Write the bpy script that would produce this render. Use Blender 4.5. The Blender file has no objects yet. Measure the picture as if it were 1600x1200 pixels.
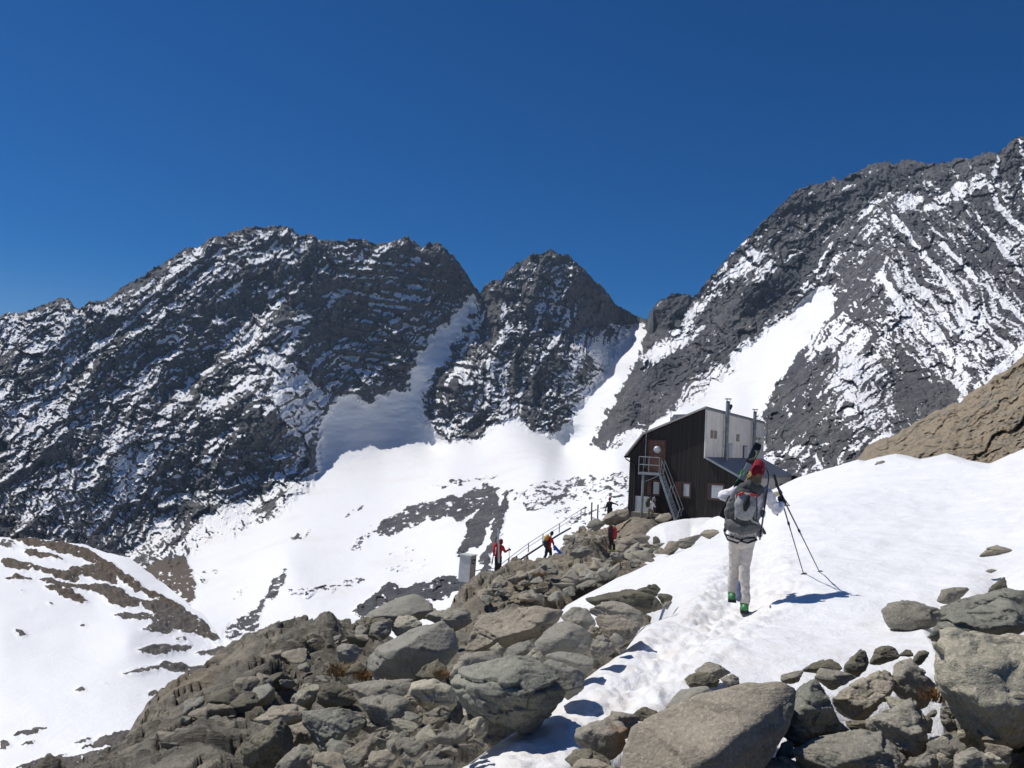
import bpy, bmesh, math, random
import numpy as np
from mathutils import Vector, Matrix, Euler

scene = bpy.context.scene
COL = scene.collection
R = math.radians

# ---------------------------------------------------------------- camera
F = 1331.0                      # focal length in pixels of the 1600 px wide frame
EYE = np.array([0.0, 0.0, 0.0])
cam_d = bpy.data.cameras.new("camera")
cam_d.sensor_width = 36.0
cam_d.lens = 36.0 * F / 1600.0
cam_d.clip_start = 0.1
cam_d.clip_end = 20000.0
cam = bpy.data.objects.new("camera", cam_d)
COL.objects.link(cam)
CAM_R = (Matrix.Rotation(R(90 + 3.9), 3, 'X') @ Matrix.Rotation(R(3.0), 3, 'Z'))
cam.rotation_euler = CAM_R.to_euler()
cam.location = EYE
scene.camera = cam
CR = np.array(CAM_R)

# ---------------------------------------------------------------- light
SUN_E, SUN_A = 56.0, 15.0       # elevation; degrees ahead of due left
sd = np.array([-math.cos(R(SUN_E)) * math.cos(R(SUN_A)), math.cos(R(SUN_E)) * math.sin(R(SUN_A)), math.sin(R(SUN_E))])
sun_d = bpy.data.lights.new("sun", 'SUN')
sun_d.energy = 4.5
sun_d.angle = R(0.53)
sun_d.color = (1.0, 0.955, 0.89)
sun = bpy.data.objects.new("sun", sun_d)
COL.objects.link(sun)
sun.rotation_euler = Vector(sd).to_track_quat('Z', 'Y').to_euler()

world = bpy.data.worlds.new("World")
scene.world = world
world.use_nodes = True
wn = world.node_tree
wn.nodes.clear()
sky = wn.nodes.new("ShaderNodeTexSky")
sky.sky_type = 'NISHITA'
sky.sun_disc = False
sky.sun_elevation = R(SUN_E)
sky.sun_rotation = math.atan2(sd[0], sd[1])
sky.altitude = 2900
sky.air_density = 1.0
sky.dust_density = 0.25
sky.ozone_density = 3.5
bg = wn.nodes.new("ShaderNodeBackground")
bg.inputs[1].default_value = 0.078
wo = wn.nodes.new("ShaderNodeOutputWorld")
hs = wn.nodes.new("ShaderNodeHueSaturation")      # clear, dry high-mountain air: a deeper blue
hs.inputs["Saturation"].default_value = 1.5
hs.inputs["Hue"].default_value = 0.509
wn.links.new(sky.outputs[0], hs.inputs["Color"])
wn.links.new(hs.outputs[0], bg.inputs[0])
wn.links.new(bg.outputs[0], wo.inputs[0])

scene.view_settings.view_transform = 'Standard'
scene.view_settings.look = 'None'
scene.view_settings.exposure = -0.12
scene.view_settings.gamma = 1.0
scene.view_settings.use_curve_mapping = False

# ---------------------------------------------------------------- helpers: rays and noise
def ray(px, py):
    """direction (camera depth 1) through a pixel of the 1600x1200 frame"""
    px = np.asarray(px, float); py = np.asarray(py, float)
    d = np.stack([(px - 800) / F, -(py - 600) / F, -np.ones_like(px + py)], -1)
    return d @ CR.T

def at(px, py, D):
    return ray(px, py) * np.asarray(D)[..., None] + EYE

def project(P):
    q = (np.asarray(P) - EYE) @ CR
    z = np.maximum(-q[..., 2], 1e-3)
    return 800 + F * q[..., 0] / z, 600 - F * q[..., 1] / z, -q[..., 2]

_rng = np.random.RandomState(7)
_PERM = np.concatenate([_rng.permutation(256)] * 3).astype(np.int32)
_G2 = np.stack([np.cos(np.arange(256) * 2.399963), np.sin(np.arange(256) * 2.399963)], -1)
_G3 = _rng.normal(size=(256, 3)); _G3 /= np.linalg.norm(_G3, axis=1)[:, None]

def n2(x, y, seed=0):
    """2-D gradient noise about -1..1"""
    x = x + seed * 17.31; y = y - seed * 9.77
    xi = np.floor(x).astype(np.int64); yi = np.floor(y).astype(np.int64)
    xf = x - xi; yf = y - yi
    u = xf * xf * xf * (xf * (xf * 6 - 15) + 10); v = yf * yf * yf * (yf * (yf * 6 - 15) + 10)
    def g(ix, iy, dx, dy):
        h = _PERM[_PERM[ix & 255] + (iy & 255)]
        return _G2[h, 0] * dx + _G2[h, 1] * dy
    a = g(xi, yi, xf, yf); b = g(xi + 1, yi, xf - 1, yf)
    c = g(xi, yi + 1, xf, yf - 1); d = g(xi + 1, yi + 1, xf - 1, yf - 1)
    return 1.5 * ((a + u * (b - a)) * (1 - v) + (c + u * (d - c)) * v)

def n3(P, seed=0):
    P = np.asarray(P, float) + np.array([seed * 13.7, seed * -7.3, seed * 3.1])
    I = np.floor(P).astype(np.int64); f = P - I
    w = f * f * f * (f * (f * 6 - 15) + 10)
    out = 0
    for dx in (0, 1):
        for dy in (0, 1):
            for dz in (0, 1):
                h = _PERM[_PERM[_PERM[(I[..., 0] + dx) & 255] + ((I[..., 1] + dy) & 255)] + ((I[..., 2] + dz) & 255)]
                g = _G3[h]
                dot = g[..., 0] * (f[..., 0] - dx) + g[..., 1] * (f[..., 1] - dy) + g[..., 2] * (f[..., 2] - dz)
                wt = (w[..., 0] if dx else 1 - w[..., 0]) * (w[..., 1] if dy else 1 - w[..., 1]) * (w[..., 2] if dz else 1 - w[..., 2])
                out = out + dot * wt
    return 1.5 * out

def fbm2(x, y, seed=0, octv=4, gain=0.5):
    s = 0; a = 1.0; f = 1.0
    for k in range(octv):
        s = s + a * n2(x * f, y * f, seed + k * 3); a *= gain; f *= 2.03
    return s

def rid2(x, y, seed=0, octv=1, gain=0.5):
    s = 0; a = 1.0; f = 1.0
    for k in range(octv):
        s = s + a * (1 - 2 * np.abs(n2(x * f, y * f, seed + k * 3))); a *= gain; f *= 2.03
    return s

def blocks2(x, y, seed=0, crack=.25, tilt=1.0):
    """fractured blocks: every Voronoi cell a tilted facet of its own height, cracks between; about -1..1"""
    xi = np.floor(x).astype(np.int64); yi = np.floor(y).astype(np.int64)
    f1 = np.full(x.shape, 9.0); f2 = np.full(x.shape, 9.0); val = np.zeros(x.shape)
    for i in (-1, 0, 1):
        for j in (-1, 0, 1):
            h = _PERM[_PERM[(xi + i + seed * 7) & 255] + ((yi + j + seed * 3) & 255)]; g = _PERM[h + 57]; q = _PERM[g + 91]
            dx = x - (xi + i) - (.1 + .8 * h / 255.0); dy = y - (yi + j) - (.1 + .8 * g / 255.0)
            d = np.hypot(dx, dy); near = d < f1
            f2 = np.where(near, f1, np.minimum(f2, d))
            val = np.where(near, (q / 127.5 - 1) * .6 + tilt * ((_G2[h, 0]) * dx + (_G2[h, 1]) * dy), val)
            f1 = np.minimum(f1, d)
    return val - crack * sstep(.10, 0.0, f2 - f1)

def blocks3(P, seed=0, crack=.25, tilt=1.0):
    I = np.floor(P).astype(np.int64); f1 = np.full(len(P), 9.0); f2 = f1.copy(); val = np.zeros(len(P))
    for i in (-1, 0, 1):
        for j in (-1, 0, 1):
            for k in (-1, 0, 1):
                h = _PERM[_PERM[_PERM[(I[:, 0] + i + seed) & 255] + ((I[:, 1] + j) & 255)] + ((I[:, 2] + k) & 255)]; g = _PERM[h + 57]; q = _PERM[g + 91]
                D = P - I - np.array([i, j, k]) - (.1 + .8 * np.stack([h, g, q], -1) / 255.0)
                d = np.sqrt((D * D).sum(1)); near = d < f1
                f2 = np.where(near, f1, np.minimum(f2, d))
                val = np.where(near, (q / 127.5 - 1) * .35 + tilt * (_G3[h] * D).sum(1), val)
                f1 = np.minimum(f1, d)
    return val - crack * sstep(.08, 0.0, f2 - f1)

def sstep(a, b, x):
    t = np.clip((x - a) / (b - a), 0, 1)
    return t * t * (3 - 2 * t)

def inpoly(X, Y, poly):
    ins = np.zeros(X.shape, bool)
    n = len(poly)
    for i in range(n):
        x0, y0 = poly[i]; x1, y1 = poly[(i + 1) % n]
        if y0 == y1: continue
        c = (y0 > Y) != (y1 > Y)
        ins ^= c & (X < (x1 - x0) * (Y - y0) / (y1 - y0) + x0)
    return ins

def segdist(X, Y, pts, closed=False):
    d = np.full(X.shape, 1e9)
    n = len(pts)
    for i in range(n if closed else n - 1):
        x0, y0 = pts[i][:2]; x1, y1 = pts[(i + 1) % n][:2]
        ex, ey = x1 - x0, y1 - y0
        t = np.clip(((X - x0) * ex + (Y - y0) * ey) / max(ex * ex + ey * ey, 1e-9), 0, 1)
        d = np.minimum(d, np.hypot(X - x0 - t * ex, Y - y0 - t * ey))
    return d

def sdist(X, Y, poly):
    """signed distance in px, positive inside"""
    d = segdist(X, Y, poly, True)
    return np.where(inpoly(X, Y, poly), d, -d)

def blur(A, n, it=2):
    for _ in range(it):
        for ax in (0, 1):
            pad = [(0, 0), (0, 0)]; pad[ax] = (n + 1, n)
            c = np.cumsum(np.pad(A, pad, mode='edge'), axis=ax)
            if ax == 0: A = (c[2 * n + 1:] - c[:-2 * n - 1]) / (2 * n + 1)
            else: A = (c[:, 2 * n + 1:] - c[:, :-2 * n - 1]) / (2 * n + 1)
    return A

class RBF:
    def __init__(s, pts, vals, c=0.0, sx=1.0, sy=1.0):
        s.p = np.array(pts, float) * [sx, sy]; s.sx, s.sy, s.c = sx, sy, c
        K = s.k(s.p[:, 0], s.p[:, 1])
        n = len(vals)
        A = np.zeros((n + 3, n + 3)); A[:n, :n] = K
        A[:n, n] = 1; A[:n, n + 1:] = s.p; A[n:, :n] = A[:n, n:].T
        s.w = np.linalg.solve(A + 1e-9 * np.eye(n + 3), np.concatenate([vals, [0, 0, 0]]))
    def k(s, x, y):
        return np.sqrt((x[..., None] - s.p[:, 0]) ** 2 + (y[..., None] - s.p[:, 1]) ** 2 + s.c ** 2)
    def __call__(s, X, Y):
        X = np.asarray(X, float) * s.sx; Y = np.asarray(Y, float) * s.sy
        out = np.full(X.shape, s.w[-3]) + s.w[-2] * X + s.w[-1] * Y
        for i in range(len(s.p)):
            out += s.w[i] * np.sqrt((X - s.p[i, 0]) ** 2 + (Y - s.p[i, 1]) ** 2 + s.c ** 2)
        return out

def link(name, me, mat=None, parent=None):
    o = bpy.data.objects.new(name, me)
    COL.objects.link(o)
    if mat: me.materials.append(mat)
    if parent: o.parent = parent
    return o

def mesh_np(name, V, faces4, attrs=None, smooth=True):
    me = bpy.data.meshes.new(name)
    V = np.ascontiguousarray(V, dtype=np.float32); Fc = np.ascontiguousarray(faces4, dtype=np.int32)
    n, k = Fc.shape
    me.vertices.add(len(V)); me.vertices.foreach_set("co", V.ravel())
    me.loops.add(n * k); me.loops.foreach_set("vertex_index", Fc.ravel())
    me.polygons.add(n)
    me.polygons.foreach_set("loop_start", np.arange(0, n * k, k, dtype=np.int32))
    me.polygons.foreach_set("use_smooth", np.full(n, smooth))
    for a, v in (attrs or {}).items():
        at_ = me.attributes.new(a, 'FLOAT', 'POINT')
        at_.data.foreach_set("value", np.ascontiguousarray(v, dtype=np.float32).ravel())
    me.update(calc_edges=True); me.validate()
    return me

def grid_obj(name, P, mat, attrs, keep=None, flip=False):
    """P[nr,nc,3]; keep = boolean mask of faces [nr-1,nc-1]"""
    nr, nc = P.shape[:2]
    idx = np.arange(nr * nc).reshape(nr, nc)
    q = np.stack([idx[:-1, :-1], idx[1:, :-1], idx[1:, 1:], idx[:-1, 1:]], -1)
    if flip: q = q[..., ::-1]
    q = q[keep] if keep is not None else q.reshape(-1, 4)
    used = np.unique(q)
    rm = np.zeros(nr * nc, np.int64); rm[used] = np.arange(len(used))
    me = mesh_np(name, P.reshape(-1, 3)[used], rm[q], {a: v.reshape(-1)[used] for a, v in attrs.items()})
    return link(name, me, mat)

def struct(o, label=None):
    o["kind"] = "structure"
    if label: o["label"] = label
    return o

def tag(o, label, cat, group=None, kind=None):
    o["label"] = label; o["category"] = cat
    if group: o["group"] = group
    if kind: o["kind"] = kind
    return o

def empty(name, loc=(0, 0, 0)):
    o = bpy.data.objects.new(name, None); COL.objects.link(o); o.location = loc
    o.empty_display_size = 0.2
    return o

# ---------------------------------------------------------------- materials
class NT:
    def __init__(s, name, rough=0.8):
        s.m = bpy.data.materials.new(name); s.m.use_nodes = True
        s.t = s.m.node_tree; s.b = s.t.nodes["Principled BSDF"]
        s.b.inputs["Roughness"].default_value = rough
        s.co = s.t.nodes.new("ShaderNodeTexCoord").outputs["Object"]
    def node(s, typ, **kw):
        n = s.t.nodes.new(typ)
        for k, v in kw.items(): setattr(n, k, v)
        return n
    def put(s, sock, v):
        if isinstance(v, bpy.types.NodeSocket): s.t.links.new(v, sock)
        elif isinstance(v, (tuple, list)): sock.default_value = tuple(v) + ((1,) if len(v) == 3 and len(sock.default_value) == 4 else ())
        else: sock.default_value = v
    def noise(s, scale, detail=4, rough=0.55, dist=0.0, vec=None):
        n = s.node("ShaderNodeTexNoise")
        s.put(n.inputs["Vector"], vec or s.co); s.put(n.inputs["Scale"], scale); s.put(n.inputs["Detail"], detail)
        s.put(n.inputs["Roughness"], rough); s.put(n.inputs["Distortion"], dist)
        return n.outputs["Fac"]
    def mapping(s, scale=(1, 1, 1), rot=(0, 0, 0)):
        n = s.node("ShaderNodeMapping"); s.put(n.inputs["Vector"], s.co)
        n.inputs["Scale"].default_value = scale; n.inputs["Rotation"].default_value = rot
        return n.outputs[0]
    def math(s, op, a, b=0.0, clamp=False):
        n = s.node("ShaderNodeMath", operation=op, use_clamp=clamp)
        s.put(n.inputs[0], a); s.put(n.inputs[1], b); return n.outputs[0]
    def ramp(s, v, a, b, o0=0.0, o1=1.0):
        n = s.node("ShaderNodeMapRange", interpolation_type='SMOOTHSTEP')
        s.put(n.inputs[0], v)
        for i, x in enumerate((a, b, o0, o1)): n.inputs[1 + i].default_value = x
        return n.outputs[0]
    def mix(s, f, a, b):
        n = s.node("ShaderNodeMix", data_type='RGBA')
        s.put(n.inputs[0], f); s.put(n.inputs[6], a); s.put(n.inputs[7], b); return n.outputs[2]
    def attr(s, name):
        return s.node("ShaderNodeAttribute", attribute_name=name).outputs["Fac"]
    def bump(s, h, strength=0.5, dist=0.05, prev=None):
        n = s.node("ShaderNodeBump"); s.put(n.inputs["Height"], h)
        n.inputs["Strength"].default_value = strength; n.inputs["Distance"].default_value = dist
        if prev: s.t.links.new(prev, n.inputs["Normal"])
        return n.outputs[0]
    def out(s, color=None, normal=None, rough=None):
        if color is not None: s.put(s.b.inputs["Base Color"], color)
        if normal is not None: s.put(s.b.inputs["Normal"], normal)
        if rough is not None: s.put(s.b.inputs["Roughness"], rough)
        return s.m

SNOW = (0.83, 0.84, 0.85)

def mat_mountain():
    t = NT("alpine_rock_and_snow", 0.9)
    a = t.noise(0.012, 5, 0.6); b = t.noise(0.09, 6, 0.65); c = t.noise(0.35, 4, 0.6)
    rock = t.mix(t.ramp(a, .35, .65), (0.075, 0.077, 0.083), (0.160, 0.152, 0.145))
    rock = t.mix(t.ramp(b, .35, .7), (0.046, 0.048, 0.054), rock)
    rock = t.mix(t.math('MULTIPLY', t.ramp(c, .52, .72), .65), rock, (0.19, 0.172, 0.152))
    rock = t.mix(t.math('MULTIPLY', t.ramp(t.noise(0.5, 5, .7), .48, .36), .7), rock, (0.022, 0.023, 0.026))
    rock = t.mix(t.attr("tint"), rock, t.mix(b, (0.07, 0.05, 0.035), (0.15, 0.115, 0.085)))
    dirty = t.mix(t.math('MULTIPLY', t.ramp(t.noise(0.02, 4), .5, .7), .35), SNOW, (0.74, 0.70, 0.66))
    s = t.attr("snow")
    f = t.math('ADD', s, t.math('MULTIPLY', t.math('SUBTRACT', t.noise(0.22, 6, 0.7), .5), 0.75))
    f = t.ramp(f, .46, .56)
    nrm = t.bump(t.noise(0.3, 8, .7), 1.0, 1.6)
    nrm2 = t.bump(t.noise(0.08, 4, .5), 0.35, 1.2)
    n = t.node("ShaderNodeMix", data_type='VECTOR'); t.put(n.inputs[0], f); t.put(n.inputs[4], nrm); t.put(n.inputs[5], nrm2)
    return t.out(t.mix(f, rock, dirty), n.outputs[1])

def mat_plateau():
    t = NT("turf_rock_and_snow", 0.9)
    b = t.noise(0.4, 6, .65)
    rock = t.mix(t.ramp(b, .3, .7), (0.05, 0.045, 0.04), (0.13, 0.115, 0.10))
    turf = t.mix(t.ramp(t.noise(0.9, 5, .6), .35, .65), (0.045, 0.032, 0.020), (0.12, 0.085, 0.05))
    rock = t.mix(t.attr("tint"), rock, turf)
    s = t.attr("snow")
    f = t.ramp(t.math('ADD', s, t.math('MULTIPLY', t.math('SUBTRACT', t.noise(0.5, 6, 0.7), .5), 0.8)), .46, .54)
    return t.out(t.mix(f, rock, SNOW), t.bump(t.noise(1.2, 6, .65), 0.6, 0.25))

def mat_snow():
    t = NT("spring_snow", 0.55)
    big = t.noise(2.2, 5, .62, .3); fine = t.noise(14, 5, .65); gr = t.noise(90, 3, .6)
    col = t.mix(t.math('MULTIPLY', t.attr("tint"), t.ramp(t.noise(5, 5, .6), .35, .7)), SNOW, (0.74, 0.71, 0.67))
    nb = t.bump(gr, .35, .012, t.bump(fine, .35, .05, t.bump(big, .45, .12)))
    t.b.inputs["Specular IOR Level"].default_value = 0.25
    return t.out(col, nb)

def mat_bedrock():
    t = NT("gneiss_bedrock", 0.88)
    vec = t.mapping((1.0, 1.0, 2.6), (R(25), R(-20), 0))
    a = t.noise(0.5, 6, .6, .4, vec); b = t.noise(2.5, 7, .68, .3, vec); c = t.noise(14, 7, .72)
    col = t.mix(t.ramp(a, .35, .65), (0.22, 0.20, 0.155), (0.34, 0.305, 0.235))
    col = t.mix(t.math('MULTIPLY', t.ramp(b, .62, .4), .75), col, (0.105, 0.098, 0.080))
    col = t.mix(t.math('MULTIPLY', t.ramp(c, .5, .75), .5), col, (0.30, 0.275, 0.235))
    col = t.mix(t.math('MULTIPLY', t.attr("tint"), t.ramp(t.noise(1.3, 5), .3, .6)), col, (0.36, 0.285, 0.19))
    nb = t.bump(c, .7, .04, t.bump(b, 1.0, .2))
    return t.out(col, nb)

M_MOUNT = mat_mountain(); M_PLAT = mat_plateau(); M_SNOW = mat_snow(); M_BED = mat_bedrock()
# ================================================================ FAR TERRAIN: three massifs round a glacier bowl
SKYL = [(-220,560),(-150,540),(-60,510),(0,496),(22,490),(40,490),(70,473),(95,468),(108,466),(118,482),(122,487),(140,474),(162,470),(190,452),(230,425),(260,408),(285,393),(305,390),(330,372),(365,362),(400,354),(428,352),(450,358),(465,367),(480,365),(500,373),(525,378),(550,374),(570,379),(592,382),(610,378),(632,371),(648,377),(658,388),(672,380),(686,377),(700,392),(712,404),(722,416),(735,437),(750,460),(757,448),(765,443),(783,438),(795,420),(812,411),(828,399),(842,395),(859,389),(875,396),(890,400),(905,413),(925,432),(945,455),(962,475),(975,485),(990,492),(1012,498),(1016,485),(1030,470),(1045,461),(1070,459),(1086,464),(1092,455),(1100,445),(1115,425),(1135,405),(1150,388),(1170,370),(1190,350),(1210,330),(1230,312),(1245,298),(1265,288),(1290,283),(1305,278),(1312,283),(1330,270),(1355,262),(1385,252),(1400,254),(1420,252),(1440,255),(1470,258),(1490,250),(1520,247),(1535,238),(1560,238),(1575,225),(1588,215),(1600,218),(1640,200),(1750,150),(1850,120)]
FARBOT = [(-220,900),(0,895),(200,960),(400,1080),(560,1040),(750,950),(980,870),(1240,800),(1350,780),(1600,720),(1850,690)]
FARD = """-150,540,1300 0,496,1300 108,466,1330 190,452,1350 305,390,1380 428,352,1420 550,374,1500 632,371,1540 690,377,1550 750,460,1580
-150,800,850 0,800,880 100,800,920 200,870,840 300,850,880 400,800,960 490,745,1040 500,660,1180
0,650,1080 -150,620,1130 300,600,1190 450,600,1150 250,480,1290 400,480,1310 100,700,1020 250,720,1040 350,720,1040 120,560,1210 430,690,1050
440,500,1270 500,470,1340 420,640,1060 550,640,1310 600,700,1290 680,700,1330
560,560,1400 640,560,1420 640,470,1490 570,590,1370 740,480,1570 700,540,1500 650,610,1420
765,443,1560 859,389,1600 945,455,1650 1005,495,1720 720,600,1370 850,550,1430 800,480,1500 760,640,1350 880,640,1350 920,560,1480
690,680,1330 745,690,1290 790,655,1310 850,680,1280 900,660,1310 960,590,1480 985,540,1600 913,648,1335 880,710,1215
1016,485,1500 1050,460,1490 1086,464,1510 1030,500,1450 1000,560,1300 975,610,1240 952,662,1210 925,700,1160 1000,680,1060 1060,600,1150 1080,540,1270
1100,445,1480 1150,388,1480 1245,298,1480 1330,270,1480 1400,254,1450 1490,250,1400 1588,215,1330 1750,150,1250
1120,590,1110 1150,560,1180 1180,520,1240 1220,490,1260 1180,450,1310 1250,420,1340 1300,360,1390
1060,640,930 1150,620,930 1220,560,1060 1270,480,1220 1180,640,850
1260,560,880 1250,620,760 1220,700,640 1300,740,520 1330,660,600 1400,600,720 1380,480,900 1450,400,1080 1500,320,1230 1600,300,1200 1600,450,880 1600,540,680 1500,600,620 1450,680,520 1750,500,750 1750,350,1050
300,980,470 400,1010,430 500,960,470 450,880,590 600,900,550 560,800,860 700,880,550 800,850,540 700,800,720 850,780,670 950,760,640 700,740,1000 850,730,900 960,720,790 600,750,1080 340,880,720 260,880,760
560,1030,400 750,950,430 980,860,450 200,960,600 0,900,640 -150,900,640 1240,790,430 1350,780,430 1600,720,430 1750,690,430"""
FARD = np.array([[float(v) for v in p.split(',')] for p in FARD.split()])
_l = (FARD[:, 0] <= 500) & (FARD[:, 1] < 860)
FARD[_l, 2] *= np.interp(FARD[_l, 0], [-150, 0, 300, 500], [.76, .83, 1.0, 1.05])     # the long face turns away to the right

BOWL = [(498,668),(512,645),(530,620),(556,612),(575,634),(590,618),(625,610),(640,612),(640,584),(670,535),(700,498),(738,458),(752,466),(735,492),(715,525),(695,560),(672,590),(660,615),(665,650),(690,682),(715,690),(730,695),(790,655),(810,655),(850,680),(880,672),(905,640),(930,600),(960,560),(975,530),(985,508),(1008,500),(1008,520),(990,565),(970,600),(945,650),(920,700),(960,705),(990,690),(1010,670),(1060,640),(1090,625),(1130,590),(1148,570),(1150,545),(1168,540),(1185,525),(1215,505),(1240,495),(1250,470),(1280,450),(1300,445),(1300,490),(1270,520),(1250,550),(1220,590),(1200,620),(1195,645),(1150,680),(1100,700),(980,740),(980,900),(750,1000),(560,1060),(400,1120),(280,960),(215,895),(290,870),(360,835),(430,805),(480,765),(497,730)]
# (polygon, snow bias): >0 lies white, <0 rock shows
VALROCK = [([(585,830),(600,812),(640,790),(700,775),(760,755),(785,760),(770,790),(740,800),(720,815),(690,810),(650,825),(620,835),(590,840)], -.62),
 ([(750,790),(770,770),(780,790),(770,815),(755,840),(748,855),(735,855),(720,870),(715,855),(725,830),(735,810)], -.8),
 ([(790,762),(800,765),(782,830),(765,880),(750,905),(742,905),(762,850),(775,800)], -.75),
 ([(590,925),(600,912),(640,915),(680,905),(715,895),(728,915),(700,935),(650,940),(580,965),(556,962),(560,945)], -.7),
 ([(725,870),(745,862),(735,890),(728,930),(700,930),(715,895)], -.8),
 ([(630,770),(700,752),(760,742),(785,745),(740,752),(700,760)], -.5),
 ([(800,770),(830,755),(880,745),(940,742),(975,735),(978,765),(930,775),(870,790),(830,800),(810,790)], -.42),
 ([(850,800),(930,775),(980,770),(980,850),(900,830)], -.33),
 ([(350,975),(400,950),(412,925),(440,895),(452,888),(438,920),(418,945),(408,965),(378,985)], -.6),
 ([(340,1000),(355,970),(395,960),(408,968),(398,985),(365,1000)], -.45),
 ([(440,915),(480,920),(560,900),(568,912),(530,922),(480,932),(450,930)], -.47),
 ([(360,935),(385,910),(400,908),(375,940)], -.4),
 ([(540,860),(560,842),(620,805),(640,790),(640,798),(590,830),(560,862)], -.5),
 ([(500,820),(470,842),(440,850),(470,832)], -.42), ([(300,900),(330,890),(345,895),(310,915)], -.4),
 ([(590,870),(640,850),(680,870),(650,900),(600,895)], -.25),
 ([(600,780),(560,800),(520,815),(560,790)], -.36),
 ([(735,915),(745,865),(775,840),(760,880),(745,930)], -.2),
 ([(215,895),(250,878),(275,870),(290,872),(303,900),(298,945),(265,938),(240,922)], -.62)]
MTNBIAS = [
 ([(60,830),(110,800),(170,770),(200,745),(240,722),(215,765),(180,800),(140,838)], .55),
 ([(0,770),(50,760),(100,738),(160,722),(200,702),(240,695),(240,715),(200,740),(150,760),(120,795),(60,805),(0,812)], .36),
 ([(430,560),(470,580),(512,620),(498,670),(480,700),(455,680),(425,640)], .60),
 ([(360,700),(420,690),(480,720),(470,760),(380,830),(330,830)], .10),
 ([(300,830),(330,800),(360,790),(380,800),(350,825),(310,850)], .4),
 ([(248,528),(280,524),(278,534),(262,542),(248,538)], .55), ([(333,500),(360,497),(355,508),(335,507)], .55),
 ([(430,527),(455,500),(488,491),(487,500),(455,522)], .6),
 ([(310,632),(340,615),(375,600),(395,605),(360,630),(330,645)], .4),
 ([(0,600),(30,640),(20,680),(0,700)], .3),([(0,500),(30,494),(20,515),(0,530)], .5),
 ([(500,460),(600,430),(640,440),(590,470),(520,480)], .16), ([(560,400),(620,392),(650,410),(600,440),(560,430)], .14),
 ([(900,520),(960,500),(985,520),(960,560),(930,600),(900,640),(860,640),(880,590)], .22),
 ([(820,400),(880,400),(930,450),(880,470),(840,440)], .10),
 ([(760,560),(800,560),(780,640),(720,680),(690,670)], .12),
 ([(1085,500),(1110,490),(1150,470),(1190,450),(1215,420),(1260,395),(1310,360),(1310,390),(1280,430),(1250,455),(1230,480),(1200,500),(1170,510),(1150,540),(1135,570),(1110,570),(1090,590),(1060,620),(1000,660),(930,700),(925,695),(960,640),(985,590),(1005,570),(1050,560)], -.38),
 ([(1016,485),(1045,461),(1086,464),(1060,510),(1020,530),(1005,560),(1005,530)], -.5),
 ([(1215,330),(1300,290),(1390,260),(1420,260),(1380,300),(1330,340),(1300,360),(1240,400),(1215,400)], -.16),
 ([(1090,470),(1110,440),(1170,400),(1195,390),(1180,420),(1140,450),(1110,470),(1080,500),(1060,520),(1045,528)], .42),
 ([(1055,548),(1080,540),(1100,512),(1102,498),(1085,508),(1050,535),(1030,560)], .55),
 ([(1200,640),(1240,600),(1270,560),(1300,540),(1310,600),(1350,660),(1400,700),(1350,735),(1240,748),(1195,690)], -.19),
 ([(1400,600),(1470,600),(1520,640),(1450,690),(1400,690)], -.16),
 ([(1405,310),(1420,300),(1440,310),(1425,326),(1408,332)], .5),
 ([(1440,338),(1500,312),(1540,290),(1540,268),(1500,285),(1450,318)], .33),
 ([(1300,480),(1340,460),(1400,500),(1390,560),(1330,600),(1300,560)], .13),
 ([(1400,440),(1600,420),(1600,560),(1540,600),(1450,600),(1400,540)], .10),
 ([(1350,690),(1385,676),(1420,690),(1400,705)], .4),
 ([(1605,535),(1565,568),(1530,600),(1512,622),(1545,600),(1605,572)], .55),
 ([(1145,570),(1170,545),(1200,530),(1235,540),(1230,560),(1180,580),(1150,585)], -.45),
 ([(735,840),(745,870),(720,960),(700,960)], .3)]
STREAKS = [([(0,660),(60,625),(110,585)],4,.5),([(50,620),(120,565),(180,520),(230,480),(280,440)],4,.45),([(150,545),(200,505)],3,.4),([(250,490),(300,460)],4,.4),([(410,600),(430,560),(462,518)],4,.5),([(365,600),(420,560)],3,.4),([(440,410),(470,390)],4,.5),([(460,470),(500,430),(527,395)],3,.45),([(300,545),(370,515)],3,.4),([(100,640),(170,600),(230,590)],4,.35),([(180,700),(260,640),(300,620)],4,.3),
 ([(280,790),(310,740),(330,710)],4,.4),([(340,470),(390,430),(430,380)],3,.4),([(290,430),(350,390)],3,.4),([(130,520),(190,480),(240,440)],3,.3),([(360,560),(440,470)],3,.3),
 ([(790,470),(785,510),(790,550)],4,.4),([(855,470),(840,500),(825,530)],4,.4),([(745,510),(720,560),(700,600)],4,.5),([(890,500),(860,540),(820,590)],5,.4),([(870,600),(850,650)],4,.4),([(775,560),(755,620),(735,650)],5,.4),([(930,470),(960,510)],4,.4),([(820,600),(800,640)],4,.4),
 ([(1395,340),(1430,380),(1470,430),(1510,480),(1560,530),(1600,560)],6,.5),([(1375,430),(1410,480),(1450,520),(1490,560),(1500,600)],7,.5),([(1545,285),(1560,325),(1600,362)],6,.5),([(1560,240),(1552,280),(1580,330)],4,.4),([(1350,520),(1330,560),(1300,600)],6,.4),([(1470,380),(1530,440),(1600,500)],4,.4),([(1300,380),(1280,415),(1250,450)],4,.6),([(1340,470),(1310,520),(1280,545)],5,.45),([(1500,300),(1560,380),(1600,430)],4,.3),([(1595,220),(1600,300)],4,.4),([(1440,450),(1500,520),(1540,560)],4,.4),([(1255,640),(1300,600),(1320,560)],4,.4),([(1500,560),(1510,600),(1500,625)],6,.4)]

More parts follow.
